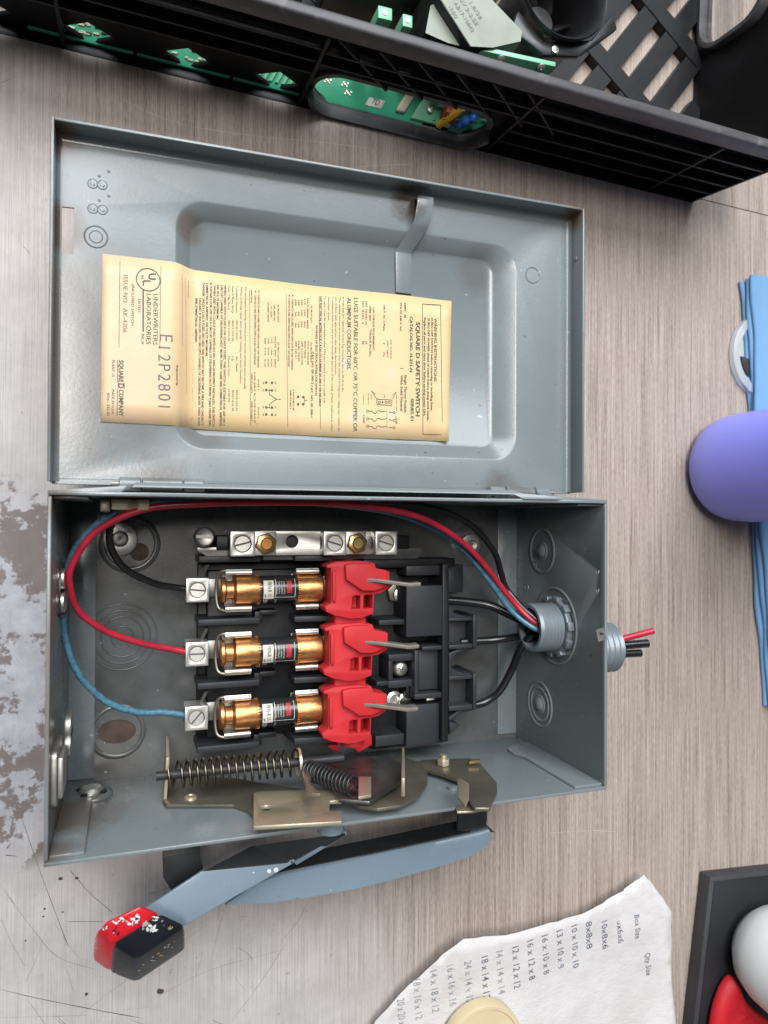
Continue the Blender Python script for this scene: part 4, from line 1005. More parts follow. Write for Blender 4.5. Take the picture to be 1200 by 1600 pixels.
# --- outside handle: guard, lever and two-colour knob
def resample(P, n):
    P = [Vector(p) for p in P]; L = [0]
    for a, c in zip(P, P[1:]): L.append(L[-1] + (c - a).length)
    out = []
    for i in range(n):
        t = L[-1] * i / (n - 1); k = max(j for j in range(len(L) - 1) if L[j] <= t + 1e-9)
        f = (t - L[k]) / (L[k + 1] - L[k]); out.append(P[k].lerp(P[k + 1], f))
    return out
GZ = 50
gi = resample([az(*p, GZ) for p in ((400, 1380), (440, 1366), (520, 1350), (601, 1333), (680, 1316), (743, 1302), (764, 1296))], 26)
go = resample([az(*p, GZ) for p in ((352, 1414), (420, 1411), (483, 1402), (560, 1388), (630, 1370), (690, 1353), (732, 1339), (758, 1324), (770, 1310))], 26)
rings = []
for a, c in zip(gi, go):
    ed = (c - a).normalized()
    rings.append([tuple(c + Vector((0, 0, -1.6))), tuple(c), tuple(a.lerp(c, .5) + Vector((0, 0, .5))), tuple(a + ed * .8), tuple(a + Vector((0, 0, -.8))), tuple(a + Vector((0, .4, -15))), tuple(a + ed * 1.6 + Vector((0, .4, -15))), tuple(a + ed * 1.7 + Vector((0, 0, -1.8)))])
guard = MB().loft(rings, cap0=True, cap1=True).build('handle_guard', 'grey_enamel_handle', SW, smooth=40, label='bowed blue-grey handle guard')
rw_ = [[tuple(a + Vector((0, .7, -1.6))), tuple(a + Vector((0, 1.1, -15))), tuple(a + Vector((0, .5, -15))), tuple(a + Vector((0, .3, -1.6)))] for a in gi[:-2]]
MB().loft(rw_, cap0=True, cap1=True).build('guard_web_shade', 'bracket_shade', guard, smooth=30)  # dark strip over the guard's inner face, box shadow put into colour
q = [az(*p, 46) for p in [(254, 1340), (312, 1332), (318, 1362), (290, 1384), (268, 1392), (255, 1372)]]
MB().prism(q, (0, 0, -1.8)).build('guard_foot', 'bracket_shade', guard, bevel=.4)
MB().prism([(q[0][0], q[0][1], 46), (q[1][0], q[1][1], 46), (q[1][0], BY - .1, 34), (q[0][0], BY - .1, 34)], (0, 0, -1.8)).build('guard_foot', 'bracket_shade', guard, bevel=.3)
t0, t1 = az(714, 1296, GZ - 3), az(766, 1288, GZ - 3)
MB().prism([(t0[0], BY - .1, 52), (t1[0] - 3, BY - .1, 52), (t1[0] - 2, t1[1], GZ - 3), (t1[0] + 2, t1[1] - 4, GZ - 1.6), (t0[0], t0[1] - 1, GZ - 3)], (0, 0, -2)).build('guard_foot', 'bracket_shade', guard, bevel=.4)
for dx in (4, 12): MB().lathe([(1.6, 0), (1.4, .6), (.01, .9)], (t0[0] + dx, BY - 4, 51), (0, .3, 1), 14).build('rivet', 'zinc', guard)
# lever: lit flange, web towards the box painted dark as the box's shadow, turned-down outer edge
fl_ = [az(226, 1421, 70), az(315.5, 1361.8, 68), az(400, 1354, 66.5), az(462, 1347, 65), az(376, 1396, 68), az(278, 1452, 70)]
lev = MB().prism(fl_, (0, 0, -1.8)).build('handle_lever', 'grey_enamel_handle', SW, bevel=.35, smooth=30, label='blue-grey handle lever')
A_, B_ = fl_[1], fl_[3]
MB().prism([A_, B_, ay(540, 1301, BY - 7), ay(392, 1322, A_[1] + 3)], (0.3, -1.5, -.6)).build('lever_web', 'bracket_shade', lev, bevel=.3)
e0, e1 = Vector(fl_[3]), Vector(fl_[5])
MB().prism([tuple(e0), tuple(e1), tuple(e1 + Vector((0, 0, -10))), tuple(e0 + Vector((0, 0, -9)))], (-.8, 1.4, 0)).build('lever_edge', 'grey_enamel_handle', lev, bevel=.3)
e2 = Vector(ay(541, 1299, BY - 7.5))
MB().bar(tuple(e0), tuple(e2), 1.8, 2.4).build('lever_edge', 'grey_enamel_handle', lev, bevel=.3)
MB().cyl((e2.x - 6, BY, e2.z - 4), (e2.x - 6, BY - 8, e2.z - 4), 6, 20).build('pivot_boss', 'grey_enamel_handle', lev)
# paint drips and nicks on the lever
for q, r, m in (((405, 1371), 1.0, 'paint_splash'), ((420, 1361), 1.1, 'paint_splash'), ((431, 1359), 1.2, 'paint_splash'), ((456, 1347), .6, 'rust'), ((396, 1363), .4, 'paint_splash'), ((313, 1415), .5, 'paint_splash'), ((350, 1380), .4, 'paint_splash'), ((372, 1376), .5, 'paint_splash'), ((330, 1400), .3, 'paint_splash')):
    f = (q[0] - 240) / 222; p = az(*q, 70 - 5 * f); s = MB()
    s.lathe([(r, -.6), (r * .9, .35), (.01, .5)], p, n=9); s.build('paint_drip', m, lev)
# knob: blocky hexagonal grip, red half and black half
def hull(pts, name, m, bev, label):
    bm = bmesh.new(); vv = [bm.verts.new(p) for p in pts]; bmesh.ops.convex_hull(bm, input=vv)
    for v in [v for v in bm.verts if not v.link_faces]: bm.verts.remove(v)
    bmesh.ops.dissolve_limit(bm, angle_limit=math.radians(4), verts=bm.verts, edges=bm.edges)
    bm.verts.index_update(); mb = MB(); mb.v = [tuple(v.co) for v in bm.verts]; mb.f = [tuple(v.index for v in f.verts) for f in bm.faces]; bm.free()
    return mb.build(name, m, SW, bevel=bev, seg=3, smooth=40, label=label)
K = lambda *l: [az(x, y, z) for x, y, z in l]
kr = hull(K((163, 1441, 84), (219, 1414, 84), (250, 1427, 84), (174, 1474, 84), (147, 1461, 80), (145, 1500, 70), (171, 1519, 70), (150, 1490, 56), (175, 1505, 56), (215, 1430, 58), (244, 1440, 58)), 'handle_knob', 'knob_red', 1.6, 'red half of the paint-spattered handle knob')
kb = hull(K((175, 1474.5, 84), (251, 1427.5, 84), (290, 1446, 83), (213, 1497, 82), (172, 1520, 70), (213, 1536, 68), (290, 1484, 70), (200, 1512, 56), (280, 1465, 56), (245, 1441, 58), (176, 1506, 56)), 'handle_knob', 'knob_black', 1.6, 'black half of the paint-spattered handle knob')
def onplane(q, P):
    a, b_, c = (Vector(p) for p in P); n = (b_ - a).cross(c - a).normalized(); n = n if n.z > 0 else -n
    d = Vector(ray(*q)); t = (a - Vector(CC)).dot(n) / d.dot(n); return Vector(CC) + d * t, n
def splat(q, r, m, parent, P, sx=1, sy=1, rot=.5, n=26):
    c, nm = onplane(q, P); u = nm.cross(Vector((0, 1, 0))).normalized(); v = nm.cross(u); pts = []
    c = c + nm * .05; ph = [random.uniform(0, 6.3) for _ in range(3)]
    for i in range(n):
        a = 2 * math.pi * i / n; rr = r * max(.25, .8 + .22 * math.sin(2 * a + ph[0]) + .14 * math.sin(3 * a + ph[1]) + .16 * math.sin(7 * a + ph[2]) + random.uniform(-.1, .1)); x, y = rr * math.cos(a) * sx, rr * math.sin(a) * sy
        pts.append(tuple(c + u * (x * math.cos(rot) - y * math.sin(rot)) + v * (x * math.sin(rot) + y * math.cos(rot))))
    MB().prism(pts, tuple(nm * .15)).build('paint_splash', m, parent, smooth=0)
PT = K((163, 1441, 84), (250, 1427, 84), (174, 1474, 84)); PTB = K((175, 1474, 84), (290, 1446, 83), (213, 1497, 82)); PF = K((213, 1497, 82), (213, 1536, 68), (290, 1484, 70)); PLF = K((175, 1474, 84), (172, 1520, 70), (213, 1536, 68)); PRF = K((147, 1461, 80), (145, 1500, 70), (171, 1519, 70))
for q, r, sx, sy, m, pr, pl in (((214, 1436), 3.4, 1.4, .7, 'paint_splash', kr, PT), ((207, 1444), 2.0, 1.4, .6, 'paint_splash', kr, PT), ((182, 1441), 1.5, 1.5, .6, 'paint_splash', kr, PT), ((163, 1450), 1.4, 1.2, .7, 'paint_splash', kr, PT), ((154, 1483), 1.9, .7, 1.6, 'paint_grey', kr, PRF), ((150, 1470), 1.2, .8, 1.3, 'paint_grey', kr, PRF), ((178, 1455), 1.6, 1, 1, 'knob_black', kr, PT),
                        ((240, 1446), 3.4, .6, 1.3, 'paint_splash', kb, PTB), ((230, 1452), 2.2, 1.2, .6, 'paint_splash', kb, PTB), ((246, 1438), 1.4, 1.2, .6, 'paint_splash', kb, PTB), ((266, 1450), 1.2, 1.5, .5, 'paint_yellow', kb, PTB), ((254, 1445), .8, 1.4, .6, 'paint_splash', kb, PTB),
                        ((250, 1492), 1.2, 1, .8, 'paint_yellow', kb, PF), ((264, 1480), 1.4, 1, .8, 'paint_grey', kb, PF), ((238, 1500), 1.2, .8, 1, 'paint_grey', kb, PF), ((225, 1508), .9, 1, 1, 'paint_yellow', kb, PF), ((272, 1472), 1.0, 1, .6, 'paint_yellow', kb, PF), ((218, 1518), .6, 1, 1, 'paint_grey', kb, PF), ((193, 1508), .7, 1, 1, 'paint_splash', kb, PLF), ((180, 1520), .9, 1.3, .7, 'paint_grey', kb, PLF), ((205, 1520), .4, 1, 1, 'paint_splash', kb, PLF)):
    for k in range(4 if r > 1.1 else 1):
        splat((q[0] + random.gauss(0, r * 2.2 * sx), q[1] + random.gauss(0, r * 1.6 * sy)), r * random.uniform(.18, .5), m if random.random() < .75 else 'paint_grey', pr, pl, sx, sy, random.uniform(0, 3))

# --- wires
def wire(name, pts, r, m, label=None, end=None):
    P = spline(pts, 8); b = MB().tube(P, r, 12); o = b.build(name, m, SW, smooth=60, label=label)
    return o
Wz = lambda l: [az(x, y, z) for x, y, z in l]
inN = (232, NY, NZ)
wire('wire', [(252, -65, 52), (234, -65, 51)] + Wz([(800, 938, 46), (765, 893, 50), (722, 847, 58), (655, 808, 65), (560, 789, 66), (430, 785, 66), (300, 788, 66), (220, 797, 64), (150, 831, 60), (114, 880, 56), (109, 915, 53), (125, 957, 48), (170, 988, 40), (225, 1006, 32), (262, 1013, 28)]) + [(57, PY[1] + .6, 26)], 1.5, 'red_pvc', 'red insulated wire looping round to the middle lug')
wire('wire', [(252, -69, 51), (234, -68, 51)] + Wz([(800, 955, 44), (770, 915, 46), (735, 870, 50), (690, 832, 54), (620, 803, 57), (540, 790, 60), (430, 782, 60), (300, 781, 60), (215, 786, 56), (150, 820, 50), (112, 868, 46), (100, 920, 44), (100, 985, 42), (118, 1045, 40), (160, 1092, 36), (210, 1112, 31), (255, 1113, 28)]) + [(57, PY[2] + .6, 26)], 1.5, 'blue_pvc', 'blue insulated wire looping round to the lowest lug')
wire('wire', [(252, -63.5, 51), (234, -63, 51)] + Wz([(795, 925, 40), (783, 895, 42), (772, 862, 46), (735, 820, 52), (680, 795, 58), (600, 784, 60), (450, 779, 58), (300, 779, 56), (215, 786, 54), (178, 812, 52), (172, 850, 46), (195, 888, 38), (240, 911, 31), (268, 917, 28)]) + [(57, PY[0] + .6, 26)], 1.6, 'black_pvc', 'black insulated wire looping round to the upper lug')
wire('wire', [(254, -67, 44), (238, -67, 43)] + Wz([(800, 962, 34), (765, 946, 28), (725, 940, 24), (690, 938, 22)]), 2.4, 'black_pvc', 'thick black wire into the upper cover')
wire('wire', [(254, -70, 40), (238, -70, 38)] + Wz([(805, 995, 28), (770, 1000, 22), (720, 1003, 18)]), 2.1, 'black_pvc', 'thick black wire into the middle guide')
wire('wire', [(254, -72, 44), (238, -72, 42)] + Wz([(815, 1010, 36), (800, 1045, 26), (780, 1080, 20), (755, 1098, 17), (730, 1103, 16)]), 2.2, 'black_pvc', 'thick black wire bending down into the lower guide')
for pts, r, m, lb in (([(262, -76, 55), (276, -74, 60), (298, -69.5, 63)], 1.7, 'red_pvc', 'cut red wire end outside the nipple'), ([(262, -78, 55), (276, -77.5, 58), (296, -76.5, 61)], 2.3, 'black_pvc', 'upper cut black wire end outside the nipple'), ([(262, -81, 55), (276, -82, 57), (293, -82, 59)], 2.1, 'black_pvc', 'lower cut black wire end outside the nipple')):
    o = wire('wire', pts, r, m, lb)
    e = Vector(pts[-1]); d = (e - Vector(pts[-2])).normalized()
    MB().cyl(tuple(e - d * .2), tuple(e + d * .15), r * .5, 12).build('wire_core', 'copper_strand', o)
for y in PY: MB().cyl((53.2, y + .6, 25.6), (55.5, y + .6, 25.4), .9, 8).build('wire_strand', 'copper_strand', SW)

# ================================================================== FUSES
def make_fuse(y, lab):
    f = thing('cartridge_fuse', (96, y, FZ - 7.2), lab, 'fuse', 'cartridge fuses in the clips')
    O = (70.6, y, FZ)
    MB().lathe([(.01, 0), (5.6, 0), (6.5, .6), (6.5, 2.0), (5.9, 2.6), (4.5, 3.0), (4.5, 6.2), (5.2, 6.8), (7.0, 7.4), (7.15, 8.2), (7.15, 17.8), (6.95, 18.5)], O, (1, 0, 0), 40).build('end_cap', 'copper', f, smooth=30)
    MB().lathe([(6.8, 17.9), (6.8, 38.2)], O, (1, 0, 0), 40).build('barrel', 'fuse_black', f, smooth=40)
    MB().lathe([(6.95, 37.5), (7.15, 38.2), (7.15, 49.6), (6.4, 50.6), (.01, 50.6)], O, (1, 0, 0), 40).build('end_cap', 'copper', f, smooth=30)
    b = MB()
    for x in (18.2, 38.0):
        for k in range(34):
            a = 2 * math.pi * k / 34; p = Vector((O[0] + x, y + 7.0 * math.cos(a), FZ + 7.0 * math.sin(a)))
            b.bar(p - Vector((.75, 0, 0)), p + Vector((.75, 0, 0)), .62, .55, (0, math.cos(a), math.sin(a)))
    b.build('crimp', 'copper_dark', f, smooth=0)
    b = MB()
    for x, a in ((14.5, 40), (42.5, 118), (12, 95), (45, 60)):
        t = math.radians(a); n = Vector((0, math.cos(t), math.sin(t)))
        b.lathe([(.55, 0), (.45, .12), (.01, .14)], tuple(Vector((O[0] + x, y, FZ)) + n * 7.12), tuple(n), 10)
    b.build('punch_mark', 'copper_dark', f)
    def wrap(u, v):     # u = around the barrel (mm down the picture), v = along x
        a = math.pi / 2 - u / 6.85
        return (O[0] + v, y + 6.87 * math.cos(math.pi - a) * -1 if False else y + 6.87 * math.cos(a + 0) , FZ + 6.87 * math.sin(a))
    def wr(u, v, r=6.87):
        a = math.pi / 2 + u / 6.85      # positive u towards -y
        return (O[0] + v, y + r * math.cos(a), FZ + r * math.sin(a))
    def patch(u0, u1, v0, v1, m, nm, r=6.86):
        n = max(2, int(abs(u1 - u0) / .7)); b = MB()
        b.loft([[wr(u0 + (u1 - u0) * i / n, v, r) for i in range(n + 1)] for v in (v0, v1)], closed=False); b.build(nm, m, f, smooth=60, recalc=False)
    patch(-5.2, 4.5, 20.2, 25.2, 'print_cream', 'label_patch')
    patch(-4.8, 1.5, 31.6, 34.1, 'print_red', 'red_patch')
    b = MB(); bi = MB()
    def tx(txt, u0, v0, ln, cap, mb, bold=0):
        vs, fs, _ = text2d(txt, ln, cap, bold); mb.add([wr(u0 + u, v0 + v, 6.90) for u, v in vs], fs)
    tx('FRN-R 15', -4.4, 22.2, 7.6, 1.9, bi, .02); tx('AMP', 1.6, 20.6, 2.0, .9, bi, .01)
    for k, s in enumerate(('CLASS RK5 FUSE', 'TIME DELAY', 'DUAL-ELEMENT', 'CURRENT LIMITING')): tx(s, -4.6, 26.2 + 1.25 * k, 6.5, .7, b)
    tx('250V', 4.8, 20.4, 4.0, 2.0, b, .02)
    for vv in (26.0, 35.6): 
        n = 12; b.loft([[wr(-6 + 9.5 * i / n, v, 6.89) for i in range(n + 1)] for v in (vv, vv + .22)], closed=False)
    b.loft([[wr(u, v, 6.89) for v in [20 + 15.8 * i / 8 for i in range(9)]] for u in (3.5, 3.75)], closed=False)
    tx('UL LISTED 200,000 AMP', 4.6, 26, 5.5, .8, b)
    bw = MB()
    for k in range(4): tx('HI', -4.3 + 1.4 * k, 32.0, 1.0, 1.6, bw)
    b.build('printing', 'print_white', f, smooth=0, recalc=False); bi.build('printing', 'ink', f, smooth=0, recalc=False); bw.build('printing', 'ink', f, smooth=0, recalc=False)
    return f
f0 = make_fuse(PY[0], 'copper-capped cartridge fuse nearest the silver neutral bar')
for y, lab in ((PY[1], 'copper-capped cartridge fuse in the middle, behind the red-wired lug'), (PY[2], 'copper-capped cartridge fuse nearest the coil spring, behind the blue-wired lug')):
    f = copy_tree(f0, (0, y - PY[0], 0)); f['label'] = lab
    ra = .16 if y == PY[1] else -.13          # each fuse sits turned a little differently in its clips
    f.rotation_euler.x = ra; f.location.y += .0072 * math.sin(ra); f.location.z += .0072 * (1 - math.cos(ra))

# ================================================================== CRATE (shallow black moulded crate with lattice sides)
ca, cb = Vector((380.8, 206.8, 0)), Vector((-31.7, 226.2, 0)); ct = (ca - cb).normalized(); cn = Vector((-ct.y, ct.x, 0))
def cf(s, n, z):          # s = to the left from the near right corner, n = into the crate, z up; sides lean out a little
    k = z * .07
    p = ca - ct * s + cn * n
    if n < 20: p = p - cn * k * (1 - max(0, n) / 20)
    if s < 20: p = p + ct * k * 1.6 * (1 - max(0, s) / 20)
    return (p.x, p.y, z + CZ)
CZ = -1.8
crate = thing('plastic_crate', tuple(ca - ct * 200 + cn * 150 + Vector((0, 0, CZ))), 'shallow black plastic crate with lattice sides behind the open door', 'crate')
SL = 470; DP = 330
def sbox(s0, s1, n0, n1, z0, z1, mb=None):
    b = mb or MB(cf); b.box(s0, s1, n0, n1, z0, z1); return b
b = MB(cf)
N = 40
for i in range(N):
    s0, s1 = -6 + (SL + 6) * i / N, -6 + (SL + 6) * (i + 1) / N
rim = MB(cf).box(-3, SL, -3.2, 2, 67.5, 79).build('rim', 'crate_scuffed', crate, bevel=1.6, seg=3)
MB(cf).box(-3, 2.4, 2.2, DP, 67.5, 79).build('rim', 'crate_scuffed', crate, bevel=1.6, seg=3)
def stad(s0, s1, z0, z1, n=10): return rrect(s0, s1, z0, z1, (z1 - z0) / 2 - .01, n)
dia = lambda s, z, w, h: [(s - w, z), (s, z - h), (s + w, z), (s, z + h)]
holes = [stad(162, 262, 4, 32)] + [dia(s, 11.5, 12, 8.5) for s in (281, 327, 373, 419)]
MB(cf).plate([(0, .5), (SL, .5), (SL, 67.4), (0, 67.4)], holes, lambda s, z: (s, 2.0, z), (0, 2.0, 0)).build('front_wall', 'crate_black', crate, bevel=.3)
MB(cf).box(0, SL, -4, 1.9, 0, 2.0).build('bottom_edge', 'crate_black', crate, bevel=.6)
# handle collar: the lower lip stands well proud
oc, ic = stad(159, 265, 1.5, 35), stad(162, 262, 4, 32)
MB(cf).plate(oc, [ic], lambda s, z: (s, .6, z), (0, 3.2, 0)).build('handle_collar', 'crate_scuffed', crate, bevel=.6)
half = [p for p in oc if p[1] <= 19]; half.sort(key=lambda p: math.atan2(p[1] - 19, (p[0] - 212) / 3.5)); inner = [p for p in ic if p[1] <= 19]; inner.sort(key=lambda p: math.atan2(p[1] - 19, (p[0] - 212) / 3.5))
MB(cf).prism([(s, -6.5, z) for s, z in half] + [(s, -6.5, z) for s, z in reversed(inner)], (0, 7.0, 0)).build('handle_lip', 'crate_scuffed', crate, bevel=.8)
for z in (55, 42, 29, 16): MB(cf).box(.5, 152, -3.0, 1.9, z - .8, z + .8).build('rib', 'crate_black', crate, bevel=.3)
for z in (57, 46, 35): MB(cf).box(268, SL - 2, -3.0, 1.9, z - .8, z + .8).build('rib', 'crate_black', crate, bevel=.3)
for s in (36, 153, 266.5, 385): MB(cf).box(s - .9, s + .9, -3.05, 1.95, 2.1, 67.3).build('rib', 'crate_black', crate, bevel=.3)
for k in range(6):
    s0 = 262 - k * 20; MB(cf).bar((s0, -.6, 67), (s0 - 34, -.6, 36), 1.4, 4.4, (0, 1, 0)).build('diagonal_rib', 'crate_black', crate, bevel=.3)
for z in (45, 55): MB(cf).box(154.2, 265.3, -3.2, 1.85, z - .8, z + .8).build('rib', 'crate_black', crate, bevel=.3)
MB(cf).box(-1.4, .4, -3.3, 2.2, .2, 67.4).build('corner_post', 'crate_black', crate, bevel=.4)
# end wall with handle hole
MB(cf).plate([(2.4, .5), (DP, .5), (DP, 67.4), (2.4, 67.4)], [rrect(92, 190, 9, 56, 16, 8)], lambda n, z: (-1.4, n, z), (2.6, 0, 0)).build('end_wall', 'crate_black', crate, bevel=.5)
MB(cf).plate(rrect(89, 193, 6.5, 59, 17, 8), [rrect(92, 190, 9, 56, 16, 8)], lambda n, z: (-4, n, z), (10, 0, 0)).build('handle_collar', 'crate_scuffed', crate, bevel=.8)
# base grid of crossed bars
b = MB(); th = math.radians(55); d1 = Vector((math.cos(th), math.sin(th))); d2 = Vector((d1.y, -d1.x))
def clipseg(p, d, R=(1.5, 300, 42, 300)):
    t0, t1 = -1e9, 1e9
    for o, v, lo, hi in ((p.x, d.x, R[0], R[1]), (p.y, d.y, R[2], R[3])):
        a, c = (lo - o) / v, (hi - o) / v; t0 = max(t0, min(a, c)); t1 = min(t1, max(a, c))
    return (t0, t1) if t1 - t0 > 4 else None
def gbar(p, d, w, z0, z1):
    r = clipseg(p, d)
    if not r: return
    a, c = p + d * r[0], p + d * r[1]
    f = lambda q, z: tuple(ca - ct * q.x + cn * q.y + Vector((0, 0, z + CZ)))
    B.bar(f(a, (z0 + z1) / 2), f(c, (z0 + z1) / 2), w, z1 - z0)
E1, E2 = Vector((-d1.x, d1.y)), Vector((-d2.x, d2.y))
B = MB()
for k in range(-20, 26): gbar(Vector((0, 60)) + E2 * 21 * k, E1, 12.5, .3, 7)
B.build('base_slats', 'crate_black', crate, smooth=0); B = MB()
for k in range(-6, 14): gbar(Vector((0, 60)) + E1 * 58 * k + E1 * 22, E2, 11, .6, 7.6)
B.build('base_cross_bars', 'crate_black', crate, smooth=0)
MB(cf).box(300, SL, 11, DP, 2, 5).build('base_panel', 'crate_black', crate)
MB(cf).box(0, SL, DP, DP + 2.5, .5, 82).build('back_wall', 'crate_black', crate)

# ================================================================== things in the crate
def cy_(px, py, n):            # point on the plane n behind the crate front
    d = Vector(ray(px, py)); P0 = ca + cn * n; t = (P0 - Vector(CC)).dot(cn) / d.dot(cn); return Vector(CC) + d * t
def clocal(s, n, z): return cf(s, n, z)
UPV = Vector((0, 0, 1))
def board(name, lab, s0, s1, h0, z0, z1, mat='pcb_green', lean=.5):
    # a board lying on the crate base just inside the front wall, tipped up towards the back;
    # s along the wall, z = height at which it shows in the wall opening
    def X(s, z, dn=0):
        n = (z - h0 + 4.92 + 4.8 * lean) / (1.64 + lean); p = ca - ct * (s - .5 * (n - 3)) + cn * n
        return (p.x, p.y, h0 + lean * (n - 4.8) - dn + CZ)
    c = [X(s0, z0), X(s1, z0), X(s1, z1), X(s0, z1)]
    r = thing(name, tuple(sum(q[i] for q in c) / 4 for i in range(2)) + (CZ + 4,), lab, 'circuit board')
    MB().prism(c, (0, 0, -1.6)).build('substrate', mat, r, bevel=.15)
    return r, X
r, X = board('circuit_board', 'plain green circuit board with gold pads seen through the crate handle', 195, 266, 6.2, 1, 46)
for (s, z) in ((255, 27), (256.5, 20), (247, 21), (243, 14), (252, 30)):
    b = MB()
    for i, j in ((0, 0), (1, 1), (-1, 1), (1, -1), (-1, -1)): p = X(s + i * 1.3, z + j * 1.3, -.15); b.cyl(p, tuple(Vector(p) + UPV * .2), .55, 8)
    b.build('solder_pads', 'pcb_pad', r)
MB().prism([X(231, 7, -.1), X(221.5, 7, -.1), X(221.5, 15, -.1), X(231, 15, -.1)], tuple(UPV * .2)).build('sticker', 'print_white', r)
vs, fs, _ = text2d('TD', 4.5, 3.4); MB().add([tuple(Vector(X(228.5 - u, 9.2 + v * 1.6, -.45))) for u, v in vs], fs).build('printing', 'ink', r, smooth=0)
MB().prism([X(213.5, 7, -.1), X(208, 7, -.1), X(208, 29, -.1), X(213.5, 29, -.1)], tuple(UPV * 2.6)).build('capacitor', 'component_cream', r, bevel=.8)
r, X = board('circuit_board', 'pale green circuit board strip with one screw seen through the crate handle', 187.5, 203, 8.4, 6, 44, 'pcb_pale')
p = X(195.5, 18, -.2); MB().lathe([(2.4, 0), (2.2, 1.2), (.8, 1.5), (.01, .9)], p, tuple(UPV), 16).build('screw', 'zinc', r)
MB().prism([X(190.5, 8, -.1), X(189, 8, -.1), X(189, 45, -.1), X(190.5, 45, -.1)], tuple(UPV * 1)).build('edge_rail', 'pcb_green', r)
r, X = board('circuit_board', 'populated green circuit board behind the yellow wire marker', 150, 179, 6.3, 3, 44, 'pcb_green')
for k in range(16):
    s, z = random.uniform(152, 174), random.uniform(12, 40); b = MB().prism([X(s, z, -.1), X(s - 2.4, z, -.1), X(s - 2.4, z + 2, -.1), X(s, z + 2, -.1)], tuple(UPV * 1.2)).build('component', random.choice(['component_cream', 'pcb_pad', 'zinc', 'fan_black']), r)
q = [(186, 24), (180, 24), (180, 8), (186, 8)]
rp = lambda s, n, z: cf(s, n, z)
MB(cf).box(178, 186.5, 4.4, 11, 7, 19).build('relay', 'red_block', bevel=.6, label='small red relay block seen through the crate handle', cat='relay')
c0 = cy_(685, 195, 3.4); c1v = cy_(724, 166, 4.4); d = (c1v - c0).normalized()
y = thing('wire_marker', tuple(c0), 'yellow numbered wire marker sleeve poking out at the crate handle', 'wire marker')
MB().cyl(tuple(c0), tuple(c1v), 2.3, 16).build('sleeve', 'label_yellow', y); MB().cyl(tuple(c0 - d * 6), tuple(c0 + d * .5), 1.5, 12).build('wire_stub', 'black_pvc', y)
vs, fs, _ = text2d('TC99', 9, 2.4, .01)
side = Vector((0, 0, 1)).cross(d).normalized(); nf = d.cross(side)
nf = nf if nf.dot(Vector((0, -1, 1))) > 0 else -nf; sd = nf.cross(d)
bm_ = MB().add([tuple(c0 + d * (3.2 + u) + sd * (v - 1.2) + nf * (math.sqrt(max(.1, 2.3 ** 2 - (v - 1.2) ** 2)) + .06)) for u, v in vs], fs).build('printing', 'ink', y, smooth=0)
MB().tube(spline([tuple(cy_(*q)) for q in ((714, 195, 3.6), (724, 190, 4), (736, 185, 4.5), (746, 181, 5))], 6), [2.2 + .4 * math.sin(i) for i in range(19)], 12).build('cable_sleeve', 'blue_sleeve', label='blue crinkled sleeve seen at the right end of the crate handle', cat='cable sleeve')
# boards lying on the base, seen through the diamond openings
for nm, s0, s1, lab, mt in (('circuit_board', 352, 400, 'green circuit board seen through the leftmost diamond opening of the crate', 'pcb_green'), ('circuit_board', 304, 350, 'speckled green circuit board seen through the second diamond opening of the crate', 'pcb_green'), ('circuit_board', 265.5, 302, 'ridged green connector board seen through the third diamond opening of the crate', 'pcb_green')):
    r, X = board(nm, lab, s0, s1, 6.2, 1, 34, mt)
    for k in range(34 if s0 > 300 else 10 if s0 < 60 else 0):
        s, z = random.uniform(s0 + 6, s1 - 6), random.uniform(6, 22); w = random.uniform(1.2, 3)
        MB().prism([X(s, z, -.1), X(s - w, z, -.1), X(s - w, z + 1.6, -.1), X(s, z + 1.6, -.1)], tuple(UPV * .9)).build('component', random.choice(['component_cream', 'pcb_pad', 'zinc', 'fan_black', 'pcb_pale']), r)
    if 200 < s0 < 300:
        for k in range(9): s = s0 + 4 + k * 3.4; MB().prism([X(s, 6, -.1), X(s + 1.6, 6, -.1), X(s + 1.6, 26, -.1), X(s, 26, -.1)], tuple(UPV * 1.2)).build('contact_ridge', 'pcb_pale', r)
# board whose edge rises above the rim
A, Bq, Cq, Dq = cy_(744, 77, 10), cy_(868, 104, 10), cy_(874, 160, 8), cy_(744, 120, 8)
gb = thing('circuit_board', tuple((Cq + Dq) / 2), 'pale green screwed board edge rising above the crate rim below the black fan', 'circuit board')
Cq = Vector((Bq.x, Bq.y - 2, 12)); Dq = Vector((A.x, A.y - 2, 12))
MB().prism([tuple(v) for v in (A, Bq, Cq, Dq)], tuple(cn * 2.4)).build('substrate', 'pcb_pale', gb, bevel=.3)
for px in (782, 845): p = cy_(px, 92 + (px - 782) * .21, 9.4); MB().lathe([(2.2, 0), (2, 1), (.7, 1.3), (.01, .8)], tuple(p), tuple(-cn + Vector((0, 0, .6))), 14).build('screw', 'zinc', gb)
# white-labelled power modules
def block(name, px, z, h, lab, m, body='fan_black', cat='power module', lines=()):
    r_ = [az(*p, z) for p in px]; cx = sum(p[0] for p in r_) / len(r_); cyy = sum(p[1] for p in r_) / len(r_)
    o = thing(name, (cx, cyy, z - h), lab, cat)
    MB().prism([(p[0], p[1], z) for p in r_], (0, 0, -h)).build('case', body, o, bevel=1)
    q = [(cx + (p[0] - cx) * .97, cyy + (p[1] - cyy) * .97, z + .12) for p in r_]; MB().add(q, [tuple(range(len(q)))]).build('label', m, o, smooth=0)
    return o
o1 = block('power_module', [(672, -30), (688, 0), (735, 74), (770, 76), (815, 66), (818, 50), (770, 0), (745, -30)], 64, 40, 'white-labelled black power module with printed lines in the crate', 'adapter_label')
mb = MB(); base = Vector(az(700, -2, 64.3)); dv = (Vector(az(745, 70, 64.3)) - base).normalized(); uv = Vector((-dv.y, dv.x, 0))
